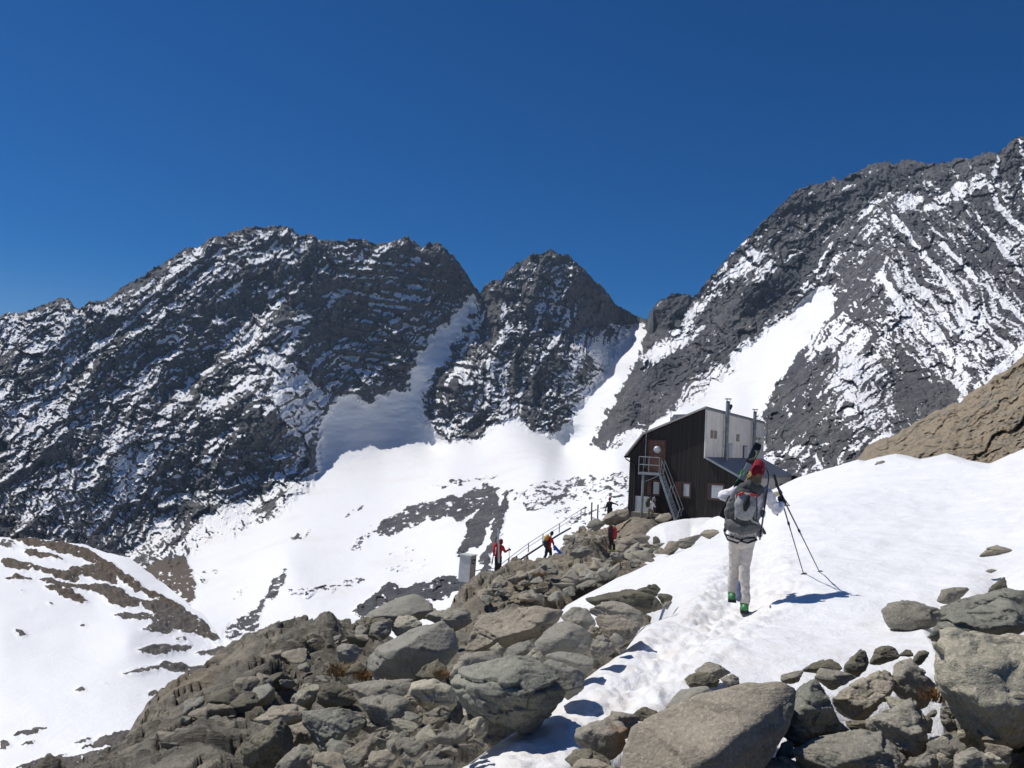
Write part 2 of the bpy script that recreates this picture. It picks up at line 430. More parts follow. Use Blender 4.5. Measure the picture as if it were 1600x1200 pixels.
def build_far():
    nc, nr = 1640, 540
    X = np.linspace(-220, 1850, nc)
    top = np.interp(X, *zip(*SKYL))
    top = top + 3.5 * fbm2(X / 26, X * 0 + 3.3, 5, 5, .65) - 3.5 * np.abs(n2(X / 9.0, X * 0, 9)) + 1.5 * blocks2(X / 5.0, X * 0 + .5, 10)
    bot = np.interp(X, *zip(*FARBOT))
    v = np.linspace(0, 1, nr)[:, None]
    PY = top[None] + (bot - top)[None] * v
    PX = np.repeat(X[None], nr, 0)
    D = np.exp(RBF(FARD[:, :2], np.log(FARD[:, 2]), 14.0)(PX, PY))
    wob = 5 * fbm2(PX / 22, PY / 22, 31, 3); wob2 = 5 * fbm2(PX / 22, PY / 22, 41, 3)
    bowl = inpoly(PX + wob, PY + wob2, BOWL).astype(float)
    sb = blur(bowl, 4)
    sb = np.clip(sb + 2.6 * sb * (1 - sb) * fbm2(PX / 16, PY / 14, 47, 5, .6), 0, 1)
    W = 1 - sb
    vrock = np.zeros_like(PX); tint = np.zeros_like(PX)
    for p, b in VALROCK:
        m = blur(inpoly(PX + 1.6 * wob, PY + 1.2 * wob2, p).astype(float), 2, 1)
        vrock = np.minimum(vrock, b * m)
    tint = blur(inpoly(PX + wob, PY + wob2, VALROCK[-1][0]).astype(float), 2, 1)
    W = np.clip(W + np.where(vrock < -.25, -vrock * .85, 0), 0, 1)
    # gullies and ribs: noise stretched along each face's own fall direction
    def ori(deg, seed):
        c, s = math.cos(R(deg)), math.sin(R(deg))
        wx = 16 * fbm2(PX / 90, PY / 90, seed + 50, 5, .5); wy = 16 * fbm2(PX / 90, PY / 90, seed + 60, 5, .5)
        S = (PX + wx) * c - (PY + wy) * s; T = (PX + wx) * s + (PY + wy) * c
        return np.stack([26 * rid2(T / 88, S / 300, seed) + 10 * rid2(T / 30, S / 95, seed + 1) + 4 * blocks2(T / 10, S / 28, seed + 2, .05), 30 * (.95 * fbm2(T / 6.5, S / 80, seed + 5, 3, .6) + .5 * fbm2(T / 34, S / 120, seed + 6, 2))])
    wl = sstep(800, 640, PX + 0.5 * (PY - 500)); wr = sstep(1000, 1080, PX + .3 * (PY - 500)); wrr = sstep(1340, 1440, PX)
    rel = wl * ori(38, 1) + (1 - wl) * (1 - wr) * ori(72, 11) + wr * (1 - wrr) * ori(48, 21) + wr * wrr * ori(-52, 31)
    strata = sstep(480, 560, PX) * sstep(780, 720, PX) * sstep(360, 420, PY) * sstep(640, 560, PY)
    rel, streak = rel; rel = .8 * rel * (1 - .45 * strata) + strata * 9 * rid2(PX / 120, PY / 11 - PX / 60, 71)
    bx, by = PX + 2.2 * wob, PY + 2.2 * wob2
    iso = 11 * blocks2(bx / 34 + by / 90, by / 28 - bx / 80, 79, .05) + 4.6 * blocks2(bx / 12 + by / 36, by / 9 - bx / 40, 81, .05) + 2.3 * blocks2(PX / 5 + wob / 6, PY / 4 + wob2 / 6, 83, .05) + 1.2 * fbm2(PX / 2.8, PY / 2.6, 91, 2, .7)
    soft = 2.6 * fbm2(PX / 120, PY / 60, 101, 3) + 2.2 * fbm2(PX / 34, PY / 13, 111, 3) + .35 * fbm2(PX / 7, PY / 4, 115, 2)
    fade = sstep(0, 14, PY - top[None])        # keep the traced skyline readable
    disp = (W * (rel * (.35 + .65 * fade) + iso) + (1 - W) * soft) * (D / 1400.0)
    Df = D - disp
    P = at(PX, PY, Df)
    # back of the ridges
    back = []
    h = ray(X, top); h = h / np.linalg.norm(h[:, :2], axis=1)[:, None]
    for k in range(1, 9):
        q = P[0].copy(); q[:, :2] += h[:, :2] * k * 30; q[:, 2] -= k * 26 + 6 * np.abs(fbm2(X / 20, X * 0 + k * .7, 121, 3)) * k ** .5
        back.append(q)
    # surface steepness drives where snow can lie
    Ps = np.stack([blur(P[..., i], 1, 1) for i in range(3)], -1)
    n = np.cross(np.gradient(Ps, axis=1), np.gradient(Ps, axis=0)); n /= np.linalg.norm(n, axis=-1)[..., None] + 1e-9
    n *= np.sign(n[..., 1:2]) * -1
    nz = n[..., 2]
    lap = rel - blur(rel, 6, 1)
    S = .30 + .80 * (nz - .62) - .014 * lap + (.013 - .005 * wrr) * streak + .13 * fbm2(PX / 60, PY / 60, 131, 3) + .15 * fbm2(PX / 4.5, PY / 4, 135, 3, .7) - .12 * wr * wrr + .05 * wl - .05 * wl * sstep(580, 700, PY)
    S -= .22 * (1 - fade)
    for p, b in MTNBIAS:
        S += b * blur(inpoly(PX + wob, PY + wob2, p).astype(float), 2, 1)
    for pts, w, b in STREAKS:
        d = segdist(PX + .7 * wob, PY + .7 * wob2, pts)
        S += b * sstep(w * 1.15, w * .35, d)
    S = np.clip(S, -.2, 1.2)
    S = S * (1 - sb) + sb * (1.15 - .75 * np.clip(fbm2(PX / 40 + PY / 30, PY / 10 + PX / 60, 151, 4, .6) - .35, 0, .8) * sstep(725, 790, PY) )
    S += vrock * (1.35 + .35 * fbm2(PX / 26, PY / 12, 141, 4, .65)) + np.where(vrock < -.2, .30 * fbm2(PX / 9 + PY / 20, PY / 6, 145, 3, .7), 0)
    P = np.concatenate([np.stack(back[::-1]), P]); nb = len(back)
    S = np.concatenate([np.repeat(S[:1], nb, 0), S]); tint = np.concatenate([np.zeros((nb, nc)), tint])
    valley = np.concatenate([np.zeros((nb, nc)), bowl])[:-1, :-1] > .5
    cx = np.concatenate([np.repeat(PX[:1], nb, 0), PX])[:-1, :-1]; cy = np.concatenate([np.repeat(PY[:1], nb, 0), PY])[:-1, :-1]
    rA = cx < 750 - np.clip((cy - 460) * .62, 0, 400); rB = ~rA & (cx < 1013 - np.clip((cy - 498) * .4, -30, 400))
    at_ = {"snow": S, "tint": tint}
    struct(grid_obj("snow_valley", P, M_MOUNT, at_, valley), "broad white glacier bowl and snow valley below the peaks")
    struct(grid_obj("mountain", P, M_MOUNT, at_, rA & ~valley), "long dark massif streaked with snow, on the left")
    struct(grid_obj("mountain", P, M_MOUNT, at_, rB & ~valley), "pyramid shaped rocky peak in the middle of the skyline")
    struct(grid_obj("mountain", P, M_MOUNT, at_, ~rA & ~rB & ~valley), "tall rocky mountain with steep snow gullies behind the hut")

build_far()

# ================================================================ SNOW BENCH below on the left
def Zc(*pts): return [(x / 3.157, 820 + y / 3.157) for x, y in pts]
BENCH = [(Zc((0,70),(60,75),(80,100),(60,120),(0,110)),-.5,0),(Zc((40,60),(200,75),(320,90),(430,120),(520,180),(600,230),(700,300),(880,390),(880,430),(720,350),(640,320),(560,250),(470,200),(380,170),(280,140),(180,110),(100,90)),-.75,1),
 (Zc((100,120),(170,130),(260,150),(330,190),(240,170),(150,165)),-.7,1),(Zc((0,180),(60,175),(180,205),(330,240),(350,210),(440,200),(540,200),(570,240),(580,300),(520,290),(400,250),(380,280),(300,280),(190,235),(60,225),(0,200)),-.75,.8),
 (Zc((20,262),(90,248),(170,265),(160,278),(50,278)),-.75,1),(Zc((170,270),(230,262),(330,290),(440,300),(520,300),(590,310),(640,350),(700,390),(650,405),(560,400),(480,340),(420,330),(360,320),(260,300)),-.8,.6),
 (Zc((210,300),(300,300),(380,340),(440,385),(400,390),(320,365),(260,330)),-.75,1),(Zc((640,350),(780,380),(900,400),(980,460),(1040,520),(1090,585),(1040,580),(960,540),(900,545),(820,490),(740,430)),-.75,.3),
 (Zc((540,445),(640,430),(740,440),(820,470),(870,520),(840,545),(740,540),(690,525),(760,480),(660,470)),-.66,.2),(Zc((680,620),(740,600),(840,598),(980,600),(900,625),(800,645),(700,640)),-.8,0),(Zc((940,640),(1010,625),(1040,610),(1100,608),(1135,640),(1060,655)),-.75,0),
 (Zc((590,750),(700,705),(780,700),(820,680),(880,680),(940,695),(1060,700),(1040,735),(940,740),(800,715),(690,740)),-.75,0),(Zc((1100,675),(1180,640),(1250,650),(1260,690),(1160,715)),-.8,0),(Zc((360,828),(400,812),(430,825),(400,832)),-.8,0),(Zc((430,820),(500,795),(590,785),(500,802)),-.5,0),
 (Zc((710,842),(760,815),(805,822),(780,838)),-.8,0),(Zc((40,1050),(100,1025),(160,1005),(290,1000),(200,1015),(180,1035),(90,1045)),-.8,0),(Zc((100,1090),(150,1068),(190,1066),(150,1085)),-.8,0),(Zc((0,1065),(50,1070),(40,1110),(0,1120)),-.7,0),(Zc((340,1090),(390,1060),(460,1052),(420,1075)),-.7,0),
 (Zc((380,1110),(480,1060),(560,1030),(680,1015),(780,1012),(700,1060),(600,1090)),-.75,0),(Zc((80,1200),(180,1160),(350,1120),(300,1150),(400,1130),(560,1095),(560,1240),(60,1240)),-.7,0),(Zc((60,510),(100,515),(138,545),(100,550)),-.8,0),(Zc((395,492),(430,490),(420,502)),-.8,0),(Zc((665,962),(690,955),(690,968)),-.9,0),(Zc((200,382),(275,385),(250,393)),-.75,1),
 (Zc((130,412),(185,415),(170,424)),-.7,1),(Zc((60,316),(120,318),(110,328)),-.7,1),(Zc((820,575),(900,560),(960,580),(880,580)),-.5,0),(Zc((1110,595),(1190,590),(1250,625),(1180,615)),-.7,.2),(Zc((60,435),(95,436),(80,440)),-.6,0),(Zc((910,820),(970,795),(1000,795),(960,822)),-.7,0)]
BENCHD = """0,838,300 100,846,292 200,875,275 260,915,250 345,1000,185 390,1012,165 0,920,205 150,940,205 0,1000,140 200,1000,145 0,1200,80 200,1200,76 400,1100,105 700,1100,120 -300,790,320 -300,1200,90 -300,1320,68 400,1320,60 700,1320,60 0,1320,64 700,1130,110"""
BENCHD = np.array([[float(v) for v in p.split(',')] for p in BENCHD.split()])
def build_bench():
    nc, nr = 620, 380
    X = np.linspace(-300, 700, nc)
    top = np.interp(X, [-300,0,60,130,200,240,280,320,345,390,450,700], [800,838,843,850,872,897,932,962,1000,1012,1030,1100])
    top += 2.5 * fbm2(X / 30, X * 0 + .5, 201, 4, .6)
    v = np.linspace(0, 1, nr)[:, None] ** 1.15
    PX = np.repeat(X[None], nr, 0); PY = top[None] + (1320 - top)[None] * v
    D = np.exp(RBF(BENCHD[:, :2], np.log(BENCHD[:, 2]), 10.0)(PX, PY))
    w1 = 3.5 * fbm2(PX / 16, PY / 7, 211, 4, .6); w2 = 2.0 * fbm2(PX / 16, PY / 7, 221, 4, .6)
    vr = np.zeros_like(PX); ti = np.zeros_like(PX)
    for p, b, c in BENCH:
        m = inpoly(PX + w1, PY + w2, p).astype(float); m = blur(m, 1, 1)
        vr = np.minimum(vr, b * m); ti = np.maximum(ti, c * m)
    W = blur(np.where(vr < -.3, 1.0, 0.0), 2)
    disp = W * (1.6 * rid2(PX / 30, PY / 16, 231, 3) + .8 * fbm2(PX / 7, PY / 5, 241, 3, .6)) + 1.6 * fbm2(PX / 160, PY / 60, 251, 3)
    P = at(PX, PY, D); P[..., 2] += .3 * disp * D / 200
    h = ray(X, top); h = h / np.linalg.norm(h[:, :2], axis=1)[:, None]
    back = []
    for k in range(1, 7):
        q = P[0].copy(); q[:, :2] += h[:, :2] * k * 8; q[:, 2] -= k * k * 1.6 + k * 1.0; back.append(q)
    S = 1.2 + vr * (1.52 + .7 * fbm2(PX / 12, PY / 4, 261, 4, .65))
    nb = len(back)
    P = np.concatenate([np.stack(back[::-1]), P]); S = np.concatenate([np.repeat(S[:1], nb, 0), S]); ti = np.concatenate([np.repeat(ti[:1], nb, 0), ti])
    struct(grid_obj("snow_bench", P, M_PLAT, {"snow": S, "tint": ti}), "smooth snow bench with brown turf patches below on the left")
    # wide floor of the valley, reaching far past everything
    q = np.linspace(-9000, 9000, 40); gx, gy = np.meshgrid(q, q)
    z = -150 + 0 * gx - 30 * np.hypot(gx, gy) / 9000
    o = grid_obj("valley_ground", np.stack([gx, gy, z], -1), M_MOUNT, {"snow": z * 0 + 1.2, "tint": z * 0}, flip=True)
    struct(o, "snow covered valley ground far below")
build_bench()

# ================================================================ NEAR GROUND: bedrock ridge and the snow slope on it
NEAR = """-150,1290,6 140,1198,7.5 220,1130,9.5 270,1100,11 300,1078,12 340,1048,14 400,1022,16 470,1007,18 550,978,19 620,960,17 700,940,24 760,908,36 800,885,42 850,852,48 880,830,55 930,808,60 965,797,63 800,1200,4.4 640,1200,4.9 480,1200,5.4 320,1200,6.2
1155,950,10.3 950,1060,6.3 1080,965,9.2 870,1110,5.4 800,1085,6.3 640,1040,8 600,990,12 480,1080,8.6 400,1120,7.8 560,1100,7.0 720,1120,5.8
740,985,11 860,960,14 870,945,20 1020,872,31 1120,832,40 870,885,38 780,898,40 857,876,50 957,860,53 940,885,38
985,803,62 1060,806,60 1130,803,57 1140,800,70 1000,795,72 1240,757,46 1300,739,41 1350,725,38 1400,716,36 1450,712,36 1500,707,36 1545,712,34 1600,692,32 1750,655,30
1250,800,22 1250,900,11.5 1300,850,15 1400,800,20 1500,800,19 1600,800,16 1750,780,14
1430,965,8.8 1560,868,12.5 1600,930,8 1750,900,7 1550,1100,4.6 1600,1200,3.7 1350,1150,4.3 1200,1150,4.4 1100,1200,4.2 1000,1200,4.3 1280,1040,6.2 1440,1015,6.4 1750,1100,4 1150,1080,5.8 1000,1130,5.2 1750,1250,3.3
800,1400,3.0 1200,1400,2.9 1600,1400,2.6 400,1400,3.6 0,1400,4.5"""
NEAR = np.array([[float(v) for v in p.split(',')] for p in NEAR.split()])
EDGE = """-150,1290,6 140,1198,7.5 220,1130,9.5 270,1100,11 300,1078,12 340,1048,14 400,1022,16 470,1007,18 550,978,19 620,960,17 700,940,24 760,908,36 800,885,42 850,852,48 880,830,55 930,808,60 965,797,63"""
EDGE = np.array([[float(v) for v in p.split(',')] for p in EDGE.split()])
def polar(P): return np.arctan2(P[..., 0], P[..., 1]), np.log(np.hypot(P[..., 0], P[..., 1]))
_pn = at(NEAR[:, 0], NEAR[:, 1], NEAR[:, 2])
_extra = []
for px, py, D in EDGE:                           # the ground breaks away behind the skyline
    p = at(px, py, D)
    h = p[:2] / np.linalg.norm(p[:2]); k = .16 * D if D < 30 else 5.0
    for m, dz in ((1.0, .45), (3.0, 2.6)):
        _extra.append([*(p[:2] + h * k * m), p[2] - k * dz])
for px, py, D, dz in ((985,795,84,-6),(1060,790,84,-5),(1140,780,84,-4),(1240,760,84,-6),(1300,739,60,-2.5),(1350,725,56,-3),(1450,712,52,-1.5),(1600,692,48,-1.5),(1750,655,46,-1.5),(1180,770,62,-1.0)):
    p = at(px, py, D); _extra.append([p[0], p[1], p[2] + dz])
_pa = np.concatenate([_pn, np.array(_extra)])
_th, _lr = polar(_pa)
_ground = RBF(np.stack([_th, _lr], -1), _pa[:, 2] / np.hypot(_pa[:, 0], _pa[:, 1]), 0.03, 1.0, .55)
def H0(x, y):
    r = np.hypot(x, y); th = np.arctan2(x, y)
    return level(_ground(th, np.log(r)) * r, r, th)
def terrace(r, th):
    return sstep(52, 57, r) * sstep(84, 78, r) * sstep(R(7.2), R(8.6), th) * sstep(R(17), R(14), th)
def level(z, r, th):                             # the terrace the hut stands on
    k = terrace(r, th); return z * (1 - k) + k * -4.75

SNOWP = [(560,1240),(630,1200),(680,1165),(728,1140),(785,1104),(848,1072),(884,1040),(928,1008),(976,980),(1002,952),(1050,938),(1045,925),(1010,915),(980,922),(925,938),(862,946),(905,922),(960,893),(1025,864),(1075,845),(1118,832),(1080,825),(1040,842),(1005,835),(1018,822),(1030,816),(1080,806),(1130,798),(1180,770),(1240,740),(1350,690),(1352,716),(1400,704),(1440,712),(1480,704),(1512,712),(1545,716),(1600,692),(1900,610),(1900,900),(1600,912),(1560,905),(1530,935),(1480,955),(1470,965),(1476,985),(1470,1000),(1440,1008),(1400,1018),(1340,1028),(1280,1038),(1210,1050),(1150,1068),(1060,1080),(1060,1092),(1030,1112),(970,1125),(925,1130),(905,1160),(880,1198),(865,1230)]
PATH = [(750,1200),(830,1150),(900,1100),(980,1040),(1080,970),(1150,948),(1166,905),(1178,860),(1185,820)]
OUTC = [(1340,720),(1352,700),(1400,690),(1420,650),(1480,620),(1540,590),(1600,540),(1900,400),(1900,560),(1600,694),(1545,716),(1512,712),(1480,704),(1440,712),(1400,704)]
HEAP = [(520,975),(620,915),(760,930),(862,950),(980,925),(1050,915),(1060,945),(1000,990),(950,1035),(900,1085),(780,1140),(640,1180),(540,1260),(380,1260),(330,1140),(440,1075),(520,1050)]
HEAP2 = [(860,1260),(905,1150),(940,1125),(1030,1100),(1060,1070),(1200,1045),(1400,1010),(1470,990),(1480,930),(1700,880),(1700,1300)]
def bed_noise(x, y, r):
    wx = .35 * fbm2(x / 1.1, y / 1.1, 361, 3); wy = .35 * fbm2(x / 1.1, y / 1.1, 371, 3)
    u = x * .8 + y * .6 + wx; v = -x * .6 + y * .8 + wy
    a = .11 * blocks2(u / 2.1, v / .95, 301, .5, 1.6) + .14 * rid2(u / 3, v / 1.2, 305, 2) + .065 * blocks2(u / .75, v / .36, 311, .4, 1.6) + .035 * blocks2(u / .26, v / .15, 321) + .02 * fbm2(x / .12, y / .12, 325, 2)
    k = sstep(16, 32, r)
    b = .34 * blocks2(u / 5.5 + wx, v / 2.4 + wy, 331, .5) + .22 * blocks2(u / 1.9, v / .85, 341, .4) + .11 * blocks2(u / .8, v / .4, 345, .3) - .62 - 1.05 * sstep(30, 38, r) * (1 - .5 * sstep(49, 55, r))
    return (a - .10) * (1 - k) * (.55 + .45 * sstep(6, 9, r)) + k * b
def build_near():
    th = np.linspace(R(-44), R(44), 980); lr = np.linspace(math.log(2.3), math.log(120), 620)
    TH, LR = np.meshgrid(th, lr); r = np.exp(LR)
    x, y = r * np.sin(TH), r * np.cos(TH)
    z = level(_ground(TH, LR) * r, r, TH)
    PX, PY, DD = project(np.stack([x, y, z], -1))
    wob = 2.2 * fbm2(x / (.12 * (r + 2)), y / (.12 * (r + 2)), 401, 3, .5)
    sd_ = (sdist(PX + wob, PY + wob, SNOWP)) * DD / F            # metres, positive in snow
    rockw = sstep(.25, -.25, sd_)
    plateau = terrace(r, TH)
    nb = bed_noise(x, y, r)
    outc = sstep(-.2, 1.0, sdist(PX, PY, OUTC) * DD / F)
    heap = np.maximum(sstep(-.15, .5, sdist(PX, PY, HEAP) * DD / F), sstep(-.1, .4, sdist(PX, PY, HEAP2) * DD / F))
    zb = z + nb * (.12 + .88 * rockw) * (1 - .9 * plateau) * (1 - .5 * heap) - heap * (.16 + .022 * r) * rockw - .60 * sstep(-.45, .02, sd_)
    tint = np.clip(.35 * sstep(10, 25, r) + outc + .5 * fbm2(x / 4, y / 4, 421, 3), 0, 1)
    P = np.stack([x, y, zb], -1)
    struct(grid_obj("rocky_ground", P, M_BED, {"tint": tint}, flip=True), "ribbed brown grey bedrock ridge under the snow slope")
    # snow sheet
    path = np.array([[float(c) for c in p] for p in PATH])
    gp = np.array([ground_hit(px, py) for px, py in PATH])
    dp = segdist(x, y, gp[:, :2])
    trench = sstep(.62, .08, dp)
    zone = sstep(1.0, .25, dp) * sstep(26, 12, r)
    lump = fbm2(x / .28, y / .28, 501, 3, .6)
    steps = np.abs(n2(x / .42, y / .42, 511))
    t = np.where(sd_ > 0, .26 * (1 - np.exp(-np.maximum(sd_, 0) / .12)) - .26, sd_ * 5 - .26)
    t = t + np.clip(sd_ * 3, 0, 1) * (.05 * fbm2(x / 1.5, y / 1.5, 521, 3) + .016 * fbm2(x / .36, y / .36, 531, 2)
        - trench * .16 + zone * (.065 * lump + .05 * (steps - .3)))
    far = sstep(14, 30, r)
    t = t + far * np.clip(sd_ * 2, 0, 1) * .25
    zs = np.maximum(z, 0 * z - 99) + t + rockw * 0
    keep = (sd_ > -.3)[:-1, :-1] & (r < 75)[:-1, :-1]
    struct(grid_obj("snow_slope", np.stack([x, y, zs], -1), M_SNOW, {"tint": np.clip(zone * 1.2 + sstep(.6, 0, sd_) * .7, 0, 1)}, keep, flip=True),
           "bright trodden snow slope running up past the hiker")
def ground_hit(px, py):
    d = ray(px, py); t = np.exp(np.linspace(math.log(2.2), math.log(110), 3000))
    P = EYE + d[None] * t[:, None]
    below = P[:, 2] < H0(P[:, 0], P[:, 1])
    i = int(np.argmax(below)) if below.any() else len(t) - 1
    return P[i]
build_near()

def build_crag():
    nc, nr = 300, 190
    X = np.linspace(1335, 1900, nc)
    top = np.interp(X, [1335,1350,1362,1380,1400,1425,1450,1475,1500,1525,1550,1575,1600,1700,1900], [722,702,693,686,679,664,648,636,626,609,592,575,556,500,430])
    top = top + 3.5 * fbm2(X / 22, X * 0, 601, 4, .6)
    bot = np.interp(X, [1335,1352,1400,1440,1480,1512,1545,1600,1900], [732,728,712,716,713,720,722,702,640]) + 16
    v = np.linspace(0, 1, nr)[:, None]
    PX = np.repeat(X[None], nr, 0); PY = top[None] + (bot - top)[None] * v
    D = 38 + 13 * (1 - v ** .9) - (PX - 1335) * .016
    a = R(28); u = PX * math.cos(a) - PY * math.sin(a); w = PX * math.sin(a) + PY * math.cos(a)
    wx = 14 * fbm2(PX / 50, PY / 50, 611, 3); 
    dsp = 1.3 * rid2((w + wx) / 60, u / 170, 621, 1) + .9 * blocks2((w + wx) / 60, u / 190, 625, .1, .7) + .30 * blocks2((w + wx) / 20, u / 80, 631, .1, .8) + .13 * blocks2((w + wx) / 7, u / 22, 635, .15) + .2 * fbm2(PX / 8, PY / 8, 641, 3, .6) + .22 * blocks2((w + wx) / 11 + u / 60, u / 34, 651, .5) + .14 * fbm2(PX / 5, PY / 4, 655, 3, .7)
    P = at(PX, PY, D - dsp * sstep(0, .1, v) * .7)
    h = ray(X, top); h = h / np.linalg.norm(h[:, :2], axis=1)[:, None]
    back = []
    for k in range(1, 8):
        q = P[0].copy(); q[:, :2] += h[:, :2] * k * 1.2; q[:, 2] -= .16 * k * k; back.append(q)
    P = np.concatenate([np.stack(back[::-1]), P])
    struct(grid_obj("rock_crag", P, M_BED, {"tint": np.full(P.shape[:2], .9)}), "tan bedrock crag rising out of the snow on the right")
build_crag()

def build_haze():
    m = bpy.data.materials.new("mountain_air"); m.use_nodes = True; t = m.node_tree; t.nodes.clear()
    v = t.nodes.new("ShaderNodeVolumePrincipled"); o = t.nodes.new("ShaderNodeOutputMaterial")
    v.inputs["Color"].default_value = (.52, .74, 1.0, 1); v.inputs["Density"].default_value = 0.000065; v.inputs["Anisotropy"].default_value = .2
    t.links.new(v.outputs[0], o.inputs["Volume"])
    bm = bmesh.new(); bmesh.ops.create_cube(bm, size=1); me = bpy.data.meshes.new("haze"); bm.to_mesh(me); bm.free()
    h = link("haze", me, m); h.scale = (19000, 19000, 780); h.location = (0, 0, -215 + 390); h["kind"] = "stuff"; h["label"] = "thin blue air over the whole valley"
build_haze()
# ================================================================ BOULDERS
def mat_stone(name, c0, c1, lich, speck=.5, lamt=.4, orange=0.0):
    t = NT(name, 0.86)
    oi = t.node("ShaderNodeObjectInfo")
    off = t.node("ShaderNodeVectorMath", operation='ADD')
    sc = t.node("ShaderNodeVectorMath", operation='SCALE'); t.put(sc.inputs[0], (17.0, 31.0, 23.0)); t.put(sc.inputs["Scale"], oi.outputs["Random"])
    t.put(off.inputs[0], t.co); t.t.links.new(sc.outputs[0], off.inputs[1]); v = off.outputs[0]
    mp = t.node("ShaderNodeMapping"); t.put(mp.inputs["Vector"], v); mp.inputs["Scale"].default_value = (1, 1, 3.2); mp.inputs["Rotation"].default_value = (R(30), R(-25), 0)
    big = t.noise(1.4, 5, .6, .3, v); band = t.noise(3.2, 6, .65, .6, mp.outputs[0]); med = t.noise(9, 6, .68, 0, v); fine = t.noise(55, 4, .7, 0, v)
    col = t.mix(t.ramp(big, .3, .7), c0, c1)
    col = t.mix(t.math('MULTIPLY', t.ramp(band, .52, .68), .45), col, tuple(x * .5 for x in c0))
    col = t.mix(t.math('MULTIPLY', t.ramp(med, .56, .7), lamt), col, lich)
    col = t.mix(t.math('MULTIPLY', t.ramp(fine, .52, .68), speck), col, tuple(min(1, x * 1.75) for x in c1))
    col = t.mix(t.math('MULTIPLY', t.ramp(fine, .45, .33), speck), col, tuple(x * .35 for x in c0))
    if orange: col = t.mix(t.math('MULTIPLY', t.ramp(t.noise(2.4, 4, .6, .5, v), .48, .62), orange), col, (0.30, 0.165, 0.07))
    b = t.bump(fine, .45, .008, t.bump(med, .6, .03, t.bump(band, .5, .06)))
    return t.out(col, b)
ST = {
 'g': mat_stone("grey_gneiss", (0.217, 0.203, 0.162), (0.316, 0.290, 0.234), (0.140, 0.142, 0.105)),
 's': mat_stone("smooth_grey_stone", (0.239, 0.230, 0.191), (0.316, 0.300, 0.246), (0.197, 0.196, 0.147), .3, .25),
 'n': mat_stone("green_grey_stone", (0.172, 0.172, 0.138), (0.275, 0.270, 0.218), (0.105, 0.112, 0.078), .45, .4),
 't': mat_stone("tan_gneiss", (0.247, 0.215, 0.160), (0.357, 0.313, 0.241), (0.162, 0.141, 0.098), .45, .35),
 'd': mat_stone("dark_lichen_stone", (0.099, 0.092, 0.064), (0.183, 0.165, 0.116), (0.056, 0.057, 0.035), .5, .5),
 'p': mat_stone("pale_granite", (0.298, 0.276, 0.207), (0.431, 0.397, 0.302), (0.191, 0.178, 0.128), .55, .35),
 'o': mat_stone("rust_stained_stone", (0.213, 0.194, 0.156), (0.319, 0.288, 0.231), (0.125, 0.119, 0.094), .45, .35, .75),
}
_ico = {}
def ico(n):
    if n not in _ico:
        bm = bmesh.new(); bmesh.ops.create_icosphere(bm, subdivisions=n, radius=1)
        V = np.array([v.co[:] for v in bm.verts]); Fc = np.array([[v.index for v in f.verts] for f in bm.faces]); bm.free()
        _ico[n] = (V / np.linalg.norm(V, axis=1)[:, None], Fc)
    return _ico[n]
def hull_planes(pts):
    bm = bmesh.new()
    for p in pts: bm.verts.new(p)
    bmesh.ops.convex_hull(bm, input=list(bm.verts)); bm.normal_update()
    N = []; Hh = []
    for f in bm.faces:
        if f.calc_area() < 1e-6: continue
        n = np.array(f.normal[:]); h = float(n @ np.array(f.verts[0].co[:]))
        if h < 0: n, h = -n, -h
        if all(not (n @ m > .992 and abs(h - k) < .06 * max(h, k)) for m, k in zip(N, Hh)): N.append(n); Hh.append(max(h, .02))
    bm.free()
    return np.array(N), np.array(Hh)
def star_mesh(name, pts, level, rough, seed, power=22, crack=1.0, cuts=13):
    """rounded polyhedron over the hull of pts (relative to the centre), roughened"""
    sc = np.ptp(pts, axis=0) / 2 + 1e-3
    q = pts / sc
    N, Hh = hull_planes(q)
    rs = np.random.RandomState(seed)             # broken faces: a few random cuts through the corners
    ex = rs.normal(size=(cuts, 3)); ex /= np.linalg.norm(ex, axis=1)[:, None]
    N = np.concatenate([N, ex]); Hh = np.concatenate([Hh, (q @ ex.T).max(axis=0) * rs.uniform(.72, .93, cuts)])
    U, Fc = ico(level)
    a = np.clip(U @ N.T / Hh[None], 0, None)
    m = a.max(axis=1)[:, None]
    r = 1 / (m[:, 0] * ((a / m) ** power).sum(axis=1) ** (1.0 / power))
    V = U * r[:, None]
    V = (V - (V.max(0) + V.min(0)) / 2) * (2 / np.ptp(V, axis=0)) * sc * np.array([1.0, 1.0, 1.0])
    L = float(np.cbrt(np.prod(sc * 2)))
    rv = V / np.linalg.norm(V, axis=1)[:, None]
    w = V / L
    s = np.array([1, 1, 1.0])
    wz = w @ np.array([[.9, 0, .3], [0, 1, .2], [-.3, -.2, 2.0]])
    k = (1.0 * blocks3(wz * 1.5 + .15 * n3(w * 5, seed)[:, None], seed, .25, .9) + .5 * blocks3(wz * 3.6 + .2 * n3(w * 9, seed + 5)[:, None], seed + 9, .3, .9) * crack + .25 * n3(w * 6, seed + 2) + .16 * n3(w * 13, seed + 3) + .10 * n3(w * 27, seed + 4))
    V = V + rv * (k * rough * L)[:, None]
    return mesh_np(name, V, Fc)
CROPS = {'A': (880, 900, 4.0), 'B': (1200, 900, 4.0), 'C': (520, 900, 5.333), 'D': (800, 760, 4.706), 'E': (380, 1020, 4.2105), 'F': (500, 880, 2.6667), 'P': (0, 0, 1.0)}
